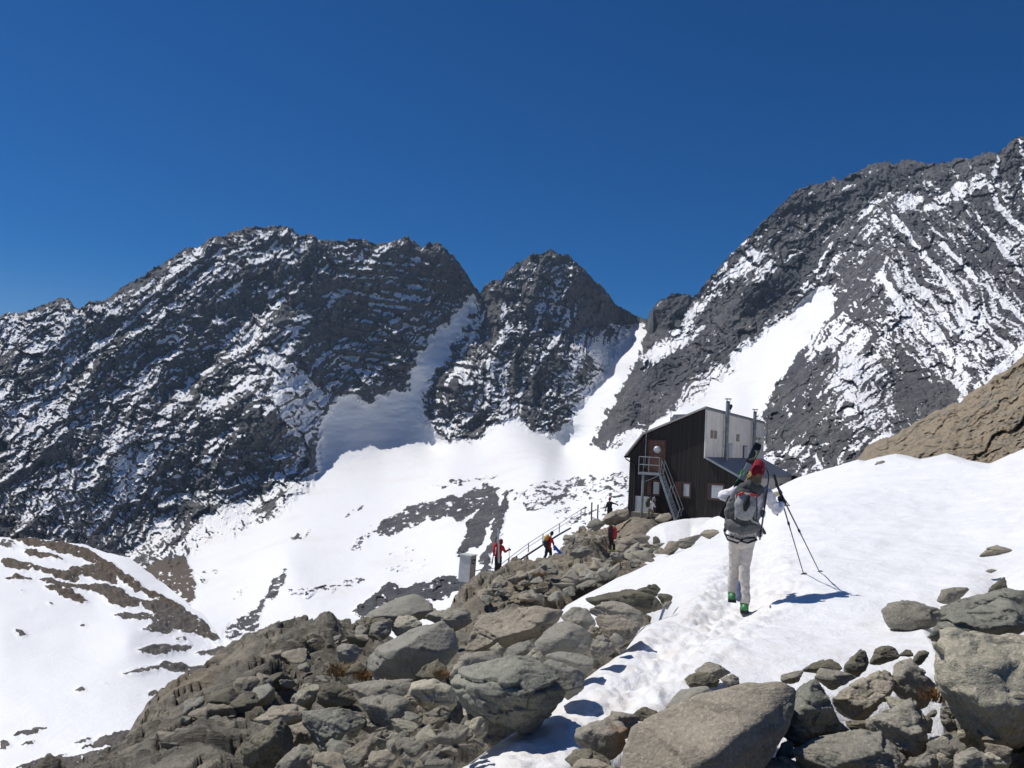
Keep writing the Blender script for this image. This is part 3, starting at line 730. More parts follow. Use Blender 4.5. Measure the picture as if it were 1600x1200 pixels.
BOULD = [l.split('|') for l in '''
C|s|270,350 400,260 560,170 640,145 700,150 760,195 850,270 700,330 500,400 430,360|480,350,.2 640,300,.2|broad pale grey slab on the skyline, topmost of the boulder heap
C|d|180,365 440,345 430,380 330,420 310,480 200,470 175,420||dark oblong block under the left end of the skyline slab
C|g|330,400 420,370 500,365 490,430 480,480 330,520 290,505|400,440,.2|wedge shaped grey rock right of the dark oblong block
C|p|480,420 550,340 660,335 730,390 740,430 620,470 520,500 480,480|600,420,.2|rough pale rock with wavy bands, below the skyline slab
C|t|720,320 760,285 850,270 870,300 800,350 740,350||pale yellowish rock wedged above the big dark ended boulder
C|g|850,290 960,270 1090,258 1140,300 1150,390 1080,430 1000,440 980,380 900,390 760,350|950,350,.2 1080,330,.25|rounded grey boulder with a dark shaded right end, above the huge smooth boulder
C|s|265,660 330,610 480,560 600,500 680,450 800,430 970,370 1000,450 1040,600 960,780 660,860 520,830 340,770 280,720|300,665,.22 480,655,.34 600,590,.36 740,470,.16 900,640,.2|huge smooth grey boulder with a lit sloping top and a shaded front
C|s|35,610 110,560 210,600 210,680 120,750 50,690|110,650,.3|cube like grey block at the left end of the boulder heap
C|t|120,560 200,500 290,490 300,540 220,580||low pinkish tan rock behind the cube like block
C|d|660,870 760,770 870,700 950,790 930,850 830,880||dark triangular rock leaning on the foot of the huge smooth boulder
C|g|320,865 330,790 400,757 470,790 550,855 430,880|420,810,.2|small rounded grey rock in front of the huge smooth boulder
F|t|605,345 660,225 740,215 880,190 960,190 1010,210 960,275 880,305 800,300 700,355 640,360|700,330,.2 850,290,.25 950,260,.2|wide rough tan boulder with a dark overhung lower edge, centre of the heap
F|s|1005,220 1060,183 1110,190 1150,250 1130,295 1050,270|1090,240,.2|smooth dome shaped grey boulder at the edge of the upper snow
F|s|890,330 920,290 1000,250 1060,245 1120,280 1140,340 1120,375 1030,370 940,380 900,360|1010,310,.25 1060,260,.2|faceted smooth grey boulder with a vertical edge, in front of the dome shaped one
F|s|770,425 800,360 870,320 900,350 930,395 880,420|860,370,.2|sloping grey slab left of the small pale rock
F|p|845,415 900,352 930,400 915,435||small bright cream rock on top of the biggest flat faced boulder
F|g|535,490 590,390 640,360 740,365 770,420 700,445 600,480|620,410,.25 700,390,.2|speckled grey boulder behind the biggest flat faced boulder
F|n|545,490 650,450 840,408 920,428 1000,440 1035,490 1035,560 970,610 790,695 700,670 600,580|570,500,.22 700,470,.3 850,430,.3 1000,470,.25 800,600,.3|biggest flat faced boulder, olive grey, its right end touching the snow tongue
F|s|915,430 940,395 1050,420 1105,460 1100,520 1050,560 1030,500|1040,440,.2|rounded grey boulder between the biggest flat faced boulder and the snow
F|s|940,382 1000,368 1130,378 1150,405 1120,455 1090,442 1040,408|1050,400,.2|flat grey slab lying below the faceted smooth boulder
F|p|705,362 740,335 770,360 765,385 720,382||small white quartz rich stone perched on the speckled boulder
F|p|370,545 385,498 470,478 545,515 568,560 545,618 450,592 372,565|385,522,.25 550,545,.28 470,505,.25|cream coloured blocky boulder above the rubble bed
F|g|110,505 200,488 390,483 372,545 340,570 180,570|250,520,.2|long flat grey boulder above the lumpy grey one
F|g|150,570 260,542 340,558 390,605 360,655 300,705 220,650|270,580,.25 330,600,.2|lumpy grey boulder with a wavy surface above the rubble bed
E|n|410,385 540,340 780,360 805,400 785,440 650,560 520,645 480,560 410,450|660,385,.2 665,480,.38 480,420,.2|wedge boulder with a lit left face and a black shaded right side
E|d|490,265 500,220 600,195 680,230 745,325 600,345 520,350 480,320|560,260,.25|blackish lichen covered boulder behind the wedge boulder
E|p|305,322 410,215 510,215 480,290 440,340 400,372|400,300,.2|pale slab tilted to the left beside the blackish boulder
E|t|70,445 200,350 330,330 410,370 400,440 240,450 130,475|250,390,.2|banded low rock lying left of the pale tilted slab
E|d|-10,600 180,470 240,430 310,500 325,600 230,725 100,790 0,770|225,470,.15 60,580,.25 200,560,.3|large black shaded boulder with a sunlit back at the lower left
E|t|280,495 350,462 410,458 475,560 430,595 330,605|370,520,.2|pinkish tan rock squeezed between the black boulder and the wedge boulder
E|g|200,765 330,640 400,608 475,680 450,745 400,820 220,820|350,690,.25|grey pointed rock at the bottom edge left of the rubble
E|t|450,745 490,650 600,650 740,700 810,760 720,830 450,830|580,690,.25|brown broad rock at the bottom edge beside the rubble
E|d|615,685 650,572 740,590 755,625 700,645 660,695||dark upright stone at the left edge of the rubble bed
E|g|878,600 890,550 1050,522 1062,590 940,622|900,560,.2 1040,540,.2|angular grey block, largest in the rubble bed
E|g|768,495 780,448 820,438 900,490 880,522|820,470,.2|grey tilted slab under the lumpy boulder
E|p|765,605 800,580 870,590 862,632 790,635||pale oval stone left of the largest block in the rubble
E|g|1068,445 1120,402 1190,450 1150,482 1080,472||round grey stone at the upper edge of the rubble
E|p|1478,515 1490,460 1560,425 1612,470 1600,545 1520,572|1540,470,.2|pale faceted rock below the biggest flat faced boulder
E|p|1438,355 1490,320 1560,360 1550,425 1480,462 1450,400||upright pale stone leaning on the biggest flat faced boulder
E|p|858,705 880,650 940,640 1005,692 970,725 900,738|920,670,.2|pale rounded boulder low in the rubble bed
E|g|1265,725 1290,690 1350,690 1392,725 1360,760 1290,755||smooth grey cobble near the bottom edge, by the snow
E|g|1195,405 1290,365 1350,400 1335,435 1240,435||flat grey stone below the cream blocky boulder
E|t|1125,398 1150,345 1185,370 1182,402||small tan knob of stone left of the cream blocky boulder
A|d|140,175 180,150 330,125 420,90 480,85 560,115 600,160 640,210 520,238 420,190 320,175 200,208|350,145,.2 480,125,.25 240,165,.15|long dark slab lying on the upper rock pile beside the snow
A|d|460,88 580,50 605,85 580,122 520,108||dark stone on top of the long dark slab
A|d|590,118 640,108 685,125 670,158 620,170||dark small rock at the right end of the long dark slab
A|g|622,185 640,165 682,160 650,203||small grey stone under the right end of the long dark slab
A|g|165,230 230,185 330,175 440,200 512,240 500,290 420,285 220,255|330,210,.2|ribbed grey boulder under the long dark slab
A|t|212,265 230,240 350,255 502,300 440,372 380,418 330,350 260,355|350,290,.2|brownish blocky boulder at the snow edge, below the ribbed grey one
A|t|153,352 180,308 225,330 250,382 180,384||small tan rock left of the brownish blocky boulder
A|g|168,465 230,370 300,420 342,460 260,512 190,512|240,430,.25|dark streaked wedge of rock below the small tan rock
A|s|288,395 330,360 380,400 370,442 320,432||small egg shaped grey stone by the snow edge
A|d|763,645 830,600 900,610 972,650 960,692 790,694|830,640,.2|dark flat rock in the cluster right of the snow tongue
A|g|828,605 900,543 1000,570 1052,605 960,642 880,615|950,600,.2|brown grey rounded rock, highest in the cluster right of the snow tongue
A|g|988,645 1030,615 1090,640 1102,702 1040,705||grey stone at the right of the cluster, against the snow
A|s|648,815 740,700 860,685 962,695 950,745 880,785 820,805 700,835|760,760,.15|smooth flat slab in front of the rock cluster right of the snow tongue
A|t|660,850 690,815 790,820 760,860 680,880||small olive tan rock under the smooth flat slab
A|d|438,875 510,812 607,865 560,892 480,912||dark pointed stone between the snow and the giant slab
A|o|250,890 310,848 440,870 472,912 410,1005 300,935|360,890,.2|rust brown rock behind the orange stained boulder
A|o|72,945 140,900 320,905 372,930 402,1022 330,1095 280,1135 160,1072 80,1030|230,970,.2 150,940,.2 300,1010,.25|orange stained boulder with a dark crack beside the snow tongue
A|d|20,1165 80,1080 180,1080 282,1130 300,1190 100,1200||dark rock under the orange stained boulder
A|t|60,1200 110,1138 200,1150 340,1205 200,1240||grey brown stone at the bottom edge, end of the snow tongue
P|t|962,1280 968,1195 985,1142 1040,1110 1090,1085 1160,1067 1218,1066 1243,1078 1232,1135 1215,1155 1185,1195 1150,1280||giant flat tan slab tilting towards the viewer at the bottom
B|n|70,960 100,870 170,760 210,660 260,622 330,660 380,740 442,860 442,905 330,985 290,1015 170,1065|240,700,.25 180,850,.3 300,840,.3|upright grooved grey rock on the right end of the giant slab
B|t|408,765 440,720 560,650 720,588 782,620 772,690 740,745 600,855 470,872 430,842|470,800,.22 600,800,.25 750,690,.22|flat oval boulder propped up over a black hollow
B|g|625,905 640,885 800,840 910,788 992,850 1012,950 1000,1025 960,1115 860,1065 760,1005 640,935|830,1000,.3 700,930,.22 970,960,.25|blocky rough boulder right of the front boulder
B|g|158,1095 330,1000 480,968 690,1000 740,1040 810,1070 895,1185 890,1260 300,1260 170,1140|330,1075,.25 480,1165,.32 700,1110,.25|broad front boulder with a sunlit top and black underside at the bottom edge
B|g|318,975 390,878 492,970 400,990||small pyramid shaped rock behind the front boulder
B|p|1005,475 1100,400 1180,370 1350,380 1600,340 1720,400 1720,1020 1560,1085 1480,1112 1300,1092 1200,990 1150,830 1110,700 1040,580|1150,520,.2 1250,560,.3 1450,600,.36 1600,700,.34 1350,950,.22|giant speckled boulder filling the right edge
B|g|768,700 790,520 880,508 962,600 1042,700 1000,782 900,795 830,745|860,600,.2|grey wrinkled rock between the oval boulder and the giant speckled boulder
B|n|1108,195 1240,160 1500,85 1640,90 1640,210 1550,175 1250,235 1120,278|1300,190,.2 1520,130,.2|long green grey slab behind the green boulder at the right edge
B|n|1015,425 1100,310 1200,250 1350,200 1480,160 1560,165 1640,220 1640,335 1460,362 1300,395 1180,372|1450,330,.3 1480,210,.2 1250,290,.2|green boulder with a black shaded right end, above the giant speckled boulder
B|g|715,212 740,160 800,150 870,185 990,190 1108,215 1112,292 1000,288 940,322 870,332 760,305 742,245|985,270,.22 990,205,.12 850,240,.15|pale grey boulder half sunk in snow with a dark right end
B|g|1062,155 1090,80 1170,65 1252,70 1190,112 1150,168|1120,110,.15|small grey rock in the snow above the half sunk boulder
B|d|1380,118 1400,75 1480,8 1492,92||dark fin of rock standing on the long green slab
B|g|80,668 90,615 220,590 190,650||grey stone at the snow edge above the upright grooved rock
B|d|228,598 300,545 390,520 440,550 467,592 340,575||dark humped rock at the snow edge, centre right
B|g|293,615 330,570 480,600 562,620 440,692 360,645||mottled dark rock behind the flat oval boulder
B|d|483,595 500,545 565,505 580,468 612,480 637,550 580,615||dark rock with a thumb like spike against the snow
B|d|648,545 680,460 740,440 780,455 817,500 700,535||black rounded rock on the wrinkled rock, against the snow
B|d|818,495 860,460 900,465 902,498||small dark stone between the black rounded rock and the giant speckled boulder
B|d|908,545 930,480 970,463 1002,480 960,548||dark stone touching the top left of the giant speckled boulder
B|p|1000,1112 1050,1020 1110,1000 1132,1050 1060,1105||pale slanted stone below the giant speckled boulder
B|t|1050,1115 1100,1060 1180,1060 1172,1122 1080,1195 1050,1185||tan squarish stone at the bottom edge right of the front boulder
B|g|1168,1115 1280,1080 1330,1100 1425,1195 1300,1240 1170,1205|1270,1130,.2|grey slab at the bottom edge under the giant speckled boulder
B|g|1078,885 1090,812 1150,830 1182,960 1130,925||small upright stone against the giant speckled boulder
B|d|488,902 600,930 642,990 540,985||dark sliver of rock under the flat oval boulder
B|t|60,1145 90,1060 150,1030 172,1130||tan stone in the gap between the giant slab and the front boulder
B|n|-30,1150 100,1128 235,1190 260,1250 -30,1250||low green grey rock at the bottom edge left of the front boulder
B|g|908,1155 950,1100 1050,1110 1062,1205 920,1245||grey stone at the bottom edge beside the tan squarish stone
B|p|1320,1120 1420,1090 1500,1110 1500,1200 1420,1200||speckled block at the bottom edge, right corner
P|t|1531,869 1545,857 1562,852 1584,860 1576,869||lone tan rock in the middle of the snow on the right
P|g|1540,892 1550,889 1558,891 1550,895||tiny dark stone in the snow below the lone tan rock
P|g|1361,740 1372,722 1382,719 1391,727 1372,738||lone grey rock in the snow in front of the tan crag
P|t|1205,775 1212,768 1236,777 1228,784 1212,784||small tan rock in the snow behind the hiker's glove
D|g|818,525 840,480 900,420 938,408 938,512 850,538|880,460,.2|pale angular boulder on the middle ridge below the hut
D|d|1035,425 1040,370 1070,363 1097,422||small dark upright rock at the snow patch below the hut
D|t|765,475 780,400 880,370 960,350 1018,370 1002,445 900,445|880,400,.2|big rounded tan rock on the middle ridge beside the person with a black pack
D|t|1115,495 1150,410 1230,400 1222,452 1150,500||tan rock at the lower end of the rock rib in the upper snow
D|g|1215,445 1240,390 1320,385 1405,358 1330,425||grey middle piece of the rock rib in the upper snow
D|t|1385,355 1420,325 1500,316 1522,342 1440,380||flat upper piece of the rock rib in the upper snow
D|g|1000,462 1040,425 1127,415 1050,460||thin flat stone left of the rock rib in the upper snow
D|t|655,275 700,210 790,165 850,168 872,232 760,260|760,210,.2|rounded tan hump of rock under the left corner of the hut
D|t|1048,245 1090,210 1170,195 1182,242 1100,260||tan rock at the foot of the hut's stairs
D|g|420,500 500,430 560,440 600,480 520,520||grey slab on the ridge right of the person with blue skis
D|g|545,290 600,250 660,240 680,280 620,320||grey rock on the crest left of the hump under the hut
'''.strip().split('\n')]
def pts2(s, n):
    return np.array([[float(v) for v in p.split(',')] for p in s.split()]).reshape(-1, n)
def boulder(i, crop, mk, outl, crea, label):
    ox, oy, s = CROPS[crop]
    O = pts2(outl, 2) / s + [ox, oy]
    C_ = pts2(crea, 3) if crea else np.zeros((0, 3))
    h = np.ptp(O[:, 1]); w = np.ptp(O[:, 0]); cx = O[:, 0].mean(); yb = O[:, 1].max()
    g = ground_hit(cx, min(yb - .12 * h, 1330))
    D = -float((g - EYE) @ CR[:, 2])
    size = math.sqrt(w * h) * D / F
    f = (yb - O[:, 1]) / h
    pts = [at(p[0], p[1], D + size * (.55 * k - .12)) for p, k in zip(O, f)]
    c = O.mean(axis=0)
    if len(C_) == 0:
        pts.append(at(c[0], c[1] + .12 * h, D - size * .12))
    for x, y, k in C_:
        px, py = x / s + ox, y / s + oy
        if crop == 'P': px, py = x, y
        pts.append(at(px, py, D + size * (.55 * (yb - py) / h - .12) - k * size * 1.1))
    for p, k in zip(O, f):                       # rear and underside
        q = c + (p - c) * .78
        b = at(q[0], q[1] + .10 * h, D + size * (.75 + .45 * k)); pts.append(b)
    low = at(c[0], yb + .12 * h, D + .3 * size); pts.append(low)
    pts = np.array(pts)
    cen = (pts.max(axis=0) + pts.min(axis=0)) / 2
    big = math.sqrt(w * h)
    lev = 6 if big > 75 else 5 if big > 24 else 4
    me = star_mesh("boulder", pts - cen, lev, .016 if crop == 'P' and big > 100 else .034 if mk == 's' else .064, i * 11 + 3, 240 if big > 75 else 110, .6 if mk == 's' else 1.0, 0 if crop == 'P' and big > 100 else 15)
    o = link("boulder", me, ST[mk]); o.location = cen
    return tag(o, label, "boulder")
for i, b in enumerate(BOULD): boulder(i, *b)

# countable loose stones: a few shapes, copied
rnd = random.Random(5)
def proto_stones(n, flat):
    out = []
    for k in range(n):
        pts = np.array([[rnd.gauss(0, 1) for _ in range(3)] for _ in range(9)]); pts /= np.linalg.norm(pts, axis=1)[:, None]
        pts *= np.array([1.0, .75, flat]) * .5
        out.append(star_mesh("stone", pts, 4, .07, 900 + k * 7, 60, 1.0))
    return out
PEB = proto_stones(7, .62); SLAB = proto_stones(9, .5)
def scatter(poly, n, smin, smax, kinds, mats, label, group, seed, sink=.12):
    r_ = random.Random(seed); xs = [p[0] for p in poly]; ys = [p[1] for p in poly]
    k = 0; tries = 0
    while k < n and tries < n * 40:
        tries += 1
        x = r_.uniform(min(xs), max(xs)); y = r_.uniform(min(ys), max(ys))
        if not inpoly(np.array([x]), np.array([y]), poly)[0]: continue
        g = ground_hit(x, y)
        me = r_.choice(kinds).copy() if False else r_.choice(kinds)
        key = (me.name, m_ := r_.choice(mats))
        if key not in _vars:
            c = me.copy(); c.materials.clear(); c.materials.append(ST[m_]); _vars[key] = c
        o = bpy.data.objects.new("stone", _vars[key]); COL.objects.link(o)
        s = smin * (smax / smin) ** (r_.random() ** 1.6)
        o.scale = (s * r_.uniform(.8, 1.25), s * r_.uniform(.8, 1.2), s * r_.uniform(.75, 1.2))
        o.rotation_euler = (r_.uniform(-.5, .5), r_.uniform(-.5, .5), r_.uniform(0, 6.28))
        o.location = (g[0], g[1], g[2] + s * sink)
        tag(o, label, "stone", group); k += 1
_vars = {}
scatter([(560,1140),(640,1085),(690,1110),(740,1140),(775,1145),(735,1190),(690,1215),(480,1215),(520,1165)], 130, .07, .24, PEB, 'ggpts', "small loose stone in the rubble bed left of the snow tongue's end", "stones in the rubble bed", 11, .3)
scatter([(860,935),(900,895),(960,870),(1010,850),(1035,862),(960,895),(900,925)], 110, .2, .85, SLAB, 'gts', "flat loose stone in the scree on the middle ridge", "stones in the middle ridge scree", 12, .1)
scatter([(760,915),(850,885),(880,890),(880,935),(780,950),(740,940)], 50, .2, .8, SLAB, 'gts', "loose stone below the middle ridge, behind the boulder heap", "stones behind the boulder heap", 13, .1)
scatter([(1450,1090),(1480,1110),(1560,1170),(1600,1210),(1420,1210),(1330,1150),(1370,1120)], 26, .06, .2, PEB, 'gtp', "small stone filling the gaps between the boulders at lower right", "stones between the right hand boulders", 14, .3)
scatter([(520,985),(560,960),(600,985),(560,1060),(440,1080),(330,1140),(240,1190),(300,1110),(400,1050),(480,1010)], 60, .10, .45, SLAB, 'gtsd', "small stone on the bedrock left of the boulder heap", "stones on the left bedrock", 15, .15)
scatter([(900,830),(1000,838),(1000,850),(930,850),(880,850),(900,830)], 24, .4, 1.1, SLAB, 'tg', "loose rock on the crest below the hut", "rocks on the crest below the hut", 16, .1)
# ================================================================ MESH BUILDER for made things
class MB:
    def __init__(s): s.v = []; s.f = []
    def add(s, V, Fc):
        k = len(s.v); s.v += [tuple(map(float, p)) for p in V]; s.f += [tuple(i + k for i in f) for f in Fc]; return s
    def box(s, x0, x1, y0, y1, z0, z1):
        V = [(x, y, z) for x in (x0, x1) for y in (y0, y1) for z in (z0, z1)]
        return s.add(V, [(0, 1, 3, 2), (4, 6, 7, 5), (0, 4, 5, 1), (2, 3, 7, 6), (0, 2, 6, 4), (1, 5, 7, 3)])
    def prism(s, poly, a0, a1, axis=1):
        """poly of 2-D points extruded along an axis (poly in the two others)"""
        n = len(poly)
        def P(p, a):
            return (p[0], a, p[1]) if axis == 1 else (a, p[0], p[1]) if axis == 0 else (p[0], p[1], a)
        V = [P(p, a0) for p in poly] + [P(p, a1) for p in poly]
        return s.add(V, [tuple(range(n)), tuple(range(2 * n - 1, n - 1, -1))] + [(i, i + n, (i + 1) % n + n, (i + 1) % n) for i in range(n)])
    def tube(s, pts, rad, seg=8, side=None):
        """swept round or elliptic section with rounded ends; rad = numbers or (rx, ry) pairs"""
        pts = [np.array(p, float) for p in pts]
        rad = rad if isinstance(rad, (list, tuple)) else [rad] * len(pts)
        rad = [(r, r) if not isinstance(r, (tuple, list)) else r for r in rad]
        rings = []
        def fr(d):
            d = d / (np.linalg.norm(d) + 1e-9)
            a = np.array(side, float) if side is not None else (np.array([0, 0, 1.0]) if abs(d[2]) < .9 else np.array([1.0, 0, 0]))
            x = a - d * (a @ d)
            if np.linalg.norm(x) < 1e-3: x = np.cross(d, [0.3, .8, .5])
            x /= np.linalg.norm(x); return d, x, np.cross(d, x)
        n = len(pts)
        for i in range(n):
            d = pts[min(i + 1, n - 1)] - pts[max(i - 1, 0)]
            d, x, y = fr(d)
            if i == 0:
                for t in (-.92, -.6): rings.append((pts[0] + d * t * min(rad[0]), x, y, rad[0][0] * math.sqrt(1 - t * t), rad[0][1] * math.sqrt(1 - t * t)))
            rings.append((pts[i], x, y, *rad[i]))
            if i == n - 1:
                for t in (.6, .92): rings.append((pts[-1] + d * t * min(rad[-1]), x, y, rad[-1][0] * math.sqrt(1 - t * t), rad[-1][1] * math.sqrt(1 - t * t)))
        V = []; Fc = []
        for c, x, y, a, b in rings:
            for k in range(seg):
                w = 2 * math.pi * k / seg; V.append(c + x * a * math.cos(w) + y * b * math.sin(w))
        m = len(rings)
        for i in range(m - 1):
            for k in range(seg): Fc.append((i * seg + k, i * seg + (k + 1) % seg, (i + 1) * seg + (k + 1) % seg, (i + 1) * seg + k))
        Fc.append(tuple(range(seg - 1, -1, -1))); Fc.append(tuple((m - 1) * seg + k for k in range(seg)))
        return s.add(V, Fc)
    def bar(s, p0, p1, w, h, up=(0, 0, 1)):
        p0 = np.array(p0, float); p1 = np.array(p1, float); d = p1 - p0; d /= np.linalg.norm(d)
        x = np.cross(d, up); x /= np.linalg.norm(x) + 1e-9; y = np.cross(x, d)
        V = [p + x * a * w / 2 + y * b * h / 2 for p in (p0, p1) for a, b in ((-1, -1), (1, -1), (1, 1), (-1, 1))]
        return s.add(V, [(0, 3, 2, 1), (4, 5, 6, 7)] + [(i, (i + 1) % 4, (i + 1) % 4 + 4, i + 4) for i in range(4)])
    def mesh(s, name, smooth=False):
        me = bpy.data.meshes.new(name); me.from_pydata(s.v, [], s.f)
        bm = bmesh.new(); bm.from_mesh(me); bmesh.ops.recalc_face_normals(bm, faces=bm.faces); bm.to_mesh(me); bm.free()
        if smooth: me.polygons.foreach_set("use_smooth", [True] * len(me.polygons))
        return me
    def build(s, name, mat, parent=None, smooth=False):
        return link(name, s.mesh(name, smooth), mat, parent)
def fused(name, mb, voxel, mat=None, parent=None, smooth_it=4, noise=0.0, nscale=8.0, seed=1, squash=None):
    """overlapping swept volumes grown together into one continuous skin"""
    tmp = bpy.data.objects.new("tmp", mb.mesh("tmp")); COL.objects.link(tmp)
    m = tmp.modifiers.new("r", 'REMESH'); m.mode = 'VOXEL'; m.voxel_size = voxel; m.use_smooth_shade = True
    if smooth_it:
        q = tmp.modifiers.new("s", 'SMOOTH'); q.iterations = smooth_it; q.factor = .5
    dg = bpy.context.evaluated_depsgraph_get()
    me = bpy.data.meshes.new_from_object(tmp.evaluated_get(dg)); me.name = name
    old = tmp.data; bpy.data.objects.remove(tmp); bpy.data.meshes.remove(old)
    me.materials.clear()
    if noise:
        n = len(me.vertices); co = np.empty(n * 3, np.float32); no = np.empty(n * 3, np.float32)
        me.vertices.foreach_get("co", co); me.vertices.foreach_get("normal", no)
        co = co.reshape(-1, 3); no = no.reshape(-1, 3)
        k = (1 - 2 * np.abs(n3(co * np.array([nscale, nscale, nscale * 1.7]), seed))) + .5 * n3(co * nscale * 2.3, seed + 1)
        me.vertices.foreach_set("co", (co + no * (k * noise)[:, None]).ravel().astype(np.float32)); me.update()
    return link(name, me, mat, parent)

def mat_plain(name, c, rough=.7, var=.25, scale=20, metal=0.0, bump=.15):
    t = NT(name, rough); n = t.noise(scale, 5, .6)
    t.b.inputs["Metallic"].default_value = metal
    return t.out(t.mix(t.ramp(n, .3, .7), tuple(x * (1 - var) for x in c), tuple(min(1, x * (1 + var * .6)) for x in c)), t.bump(n, bump, .01))
def mat_wood():
    t = NT("weathered_dark_boards", .85)
    v = t.mapping((6.5, 6.5, 0.0)); w = t.mapping((9, 9, .55))
    n = t.node("ShaderNodeTexWave", wave_type='BANDS', bands_direction='X'); t.put(n.inputs["Vector"], t.mapping((1.0, 1.0, 1.0))); n.inputs["Scale"].default_value = 2.1; n.inputs["Distortion"].default_value = .0
    plank = t.noise(1.0, 1, .5, 0, v); grain = t.noise(1.2, 6, .7, 0, w)
    c = t.mix(t.ramp(plank, .35, .65), (.011, .0085, .0075), (.024, .019, .016))
    c = t.mix(t.math('MULTIPLY', t.ramp(grain, .52, .72), .6), c, (.052, .044, .038))
    c = t.mix(t.math('MULTIPLY', t.ramp(n.outputs["Fac"], .10, .02), .6), c, (.008, .007, .006))
    return t.out(c, t.bump(n.outputs["Fac"], .5, .02, t.bump(grain, .4, .02)))
def mat_corr(name, c, axis, freq, rough=.45, metal=.3):
    t = NT(name, rough); t.b.inputs["Metallic"].default_value = metal
    n = t.node("ShaderNodeTexWave", wave_type='BANDS', bands_direction=axis); t.put(n.inputs["Vector"], t.co); n.inputs["Scale"].default_value = freq
    d = t.noise(.9, 5, .6)
    return t.out(t.mix(t.ramp(d, .3, .7), tuple(x * .82 for x in c), c), t.bump(n.outputs["Fac"], .5, .03, t.bump(t.noise(4, 4), .1, .02)))
M_WOOD = mat_wood()
M_CLAD = mat_corr("ribbed_white_cladding", (.88, .80, .70), 'Y', 1.3, .5, 0.0)
M_ROOF = mat_corr("grey_sheet_roof", (.20, .215, .235), 'Y', .55, .4, .5)
M_ROOFB = mat_corr("brown_sheet_roof", (.20, .175, .16), 'Y', .55, .5, .3)
M_GALV = mat_plain("galvanised_steel", (.25, .265, .275), .5, .2, 3, .5)
M_GALVD = mat_plain("dull_steel", (.27, .29, .30), .5, .2, 5, .4)
M_DOOR = mat_plain("varnished_door_wood", (.115, .05, .028), .6, .3, 6)
M_FRAME = mat_plain("red_brown_frame", (.075, .028, .018), .6, .3, 6)
M_PALE = mat_plain("pale_window_panel", (.42, .44, .45), .35, .1, 2)
M_GLASS = mat_plain("dark_window_glass", (.02, .024, .028), .08, .1, 2, 0, 0)
M_WHITEP = mat_plain("weathered_white_board", (.52, .54, .53), .7, .15, 2)
M_TAN = mat_plain("light_wood_frame", (.30, .19, .10), .6, .2, 6)
M_BLACK = mat_plain("black_metal", (.02, .02, .022), .5, .2, 10)
M_STONEW = ST['t']

# ================================================================ THE HUT
HUT_A = at(940 + 815 / 5, 600 + 190 / 5, 60.0)
hut = empty("mountain_hut", (HUT_A[0], HUT_A[1], -4.75)); hut.rotation_euler = (0, 0, -R(26.207))
tag(hut, "dark wooden mountain hut with a pale ribbed upper wall and outside steel stairs", "hut")
HB = 4.75                      # local z = world z + HB
def hz(z): return z + HB
LEN = 23.6
body = [(-5.42, -.9), (-5.42, hz(-.46)), (-4.36, hz(1.0)), (-.02, hz(3.02)), (-.02, hz(-.46)), (2.62, hz(-1.78)), (2.62, -.9)]
MB().prism(body, 0, LEN).build("wall", M_WOOD, hut)
# pale wall above the lean-to
cw = MB().prism([(-.02, hz(-.42)), (.05, hz(-.42)), (.05, hz(3.06)), (-.02, hz(3.06))], .0, LEN)
cw = cw.build("clad_wall", M_CLAD, hut)
MB().prism([(.052, hz(2.98)), (.11, hz(2.98)), (.11, hz(3.10)), (.052, hz(3.10))], -.1, LEN + .2).build("trim", M_GALVD, cw)
MB().prism([(.051, hz(-.42)), (.08, hz(-.42)), (.08, hz(2.97)), (.051, hz(2.97))], -.03, .12).build("corner_trim", M_WHITEP, cw)
def slab(p, q, t): 
    d = np.array(q) - np.array(p); n = np.array([-d[1], d[0]]) / np.linalg.norm(d) * t
    return [tuple(p), tuple(q), tuple(np.array(q) + n), tuple(np.array(p) + n)]
rf = MB().prism([(-5.62, hz(-.56)), (-4.42, hz(1.06)), (.06, hz(3.12)), (.06, hz(3.22)), (-4.47, hz(1.16)), (-5.72, hz(-.53))], -.18, LEN + .25).build("roof", M_ROOFB, hut)
MB().prism([(-5.66, hz(-.545)), (-4.44, hz(1.04)), (.07, hz(3.10)), (.07, hz(3.235)), (-4.48, hz(1.175)), (-5.76, hz(-.52))], -.24, -.185).build("verge_board", mat_plain("pale_verge", (.36, .33, .30), .6), rf)
lr_ = MB().prism(slab((.055, hz(-.40)), (2.86, hz(-1.80)), .09), -.16, LEN - .3).build("lean_to_roof", M_ROOF, hut)
MB().prism(slab((.06, hz(-.42)), (2.88, hz(-1.83)), .15), -.20, -.165).build("verge_board", M_GALVD, lr_)
MB().box(2.62, 2.70, .02, LEN - .3, -.9, hz(-1.80)).build("lean_to_wall", mat_plain("grey_render", (.47, .45, .42), .8, .15, 3), hut)
for a in (9.4, 16.5):
    w_ = MB().box(2.705, 2.74, a, a + 1.1, hz(-2.9), hz(-2.35)).build("window", M_FRAME, hut); MB().box(2.745, 2.75, a + .12, a + .98, hz(-2.82), hz(-2.43)).build("pane", M_GLASS, w_)
MB().prism([(2.5, hz(-2.9)), (4.6, hz(-2.9)), (4.6, hz(-2.55)), (2.72, hz(-1.72)), (2.5, hz(-1.72))], LEN - .2, LEN + 1.4).build("annex", M_WOOD, hut)
# gutter and downpipe at the low eave
MB().tube([(-5.72, -.25, hz(-.62)), (-5.72, LEN, hz(-.62))], .08).build("gutter", M_BLACK, hut, True)
MB().tube([(-5.72, -.12, hz(-.62)), (-5.66, -.16, hz(-.78)), (-5.30, -.10, hz(-1.0)), (-5.0, -.06, hz(-1.2)), (-4.95, -.06, hz(-4.3))], .045).build("downpipe", M_BLACK, hut, True)
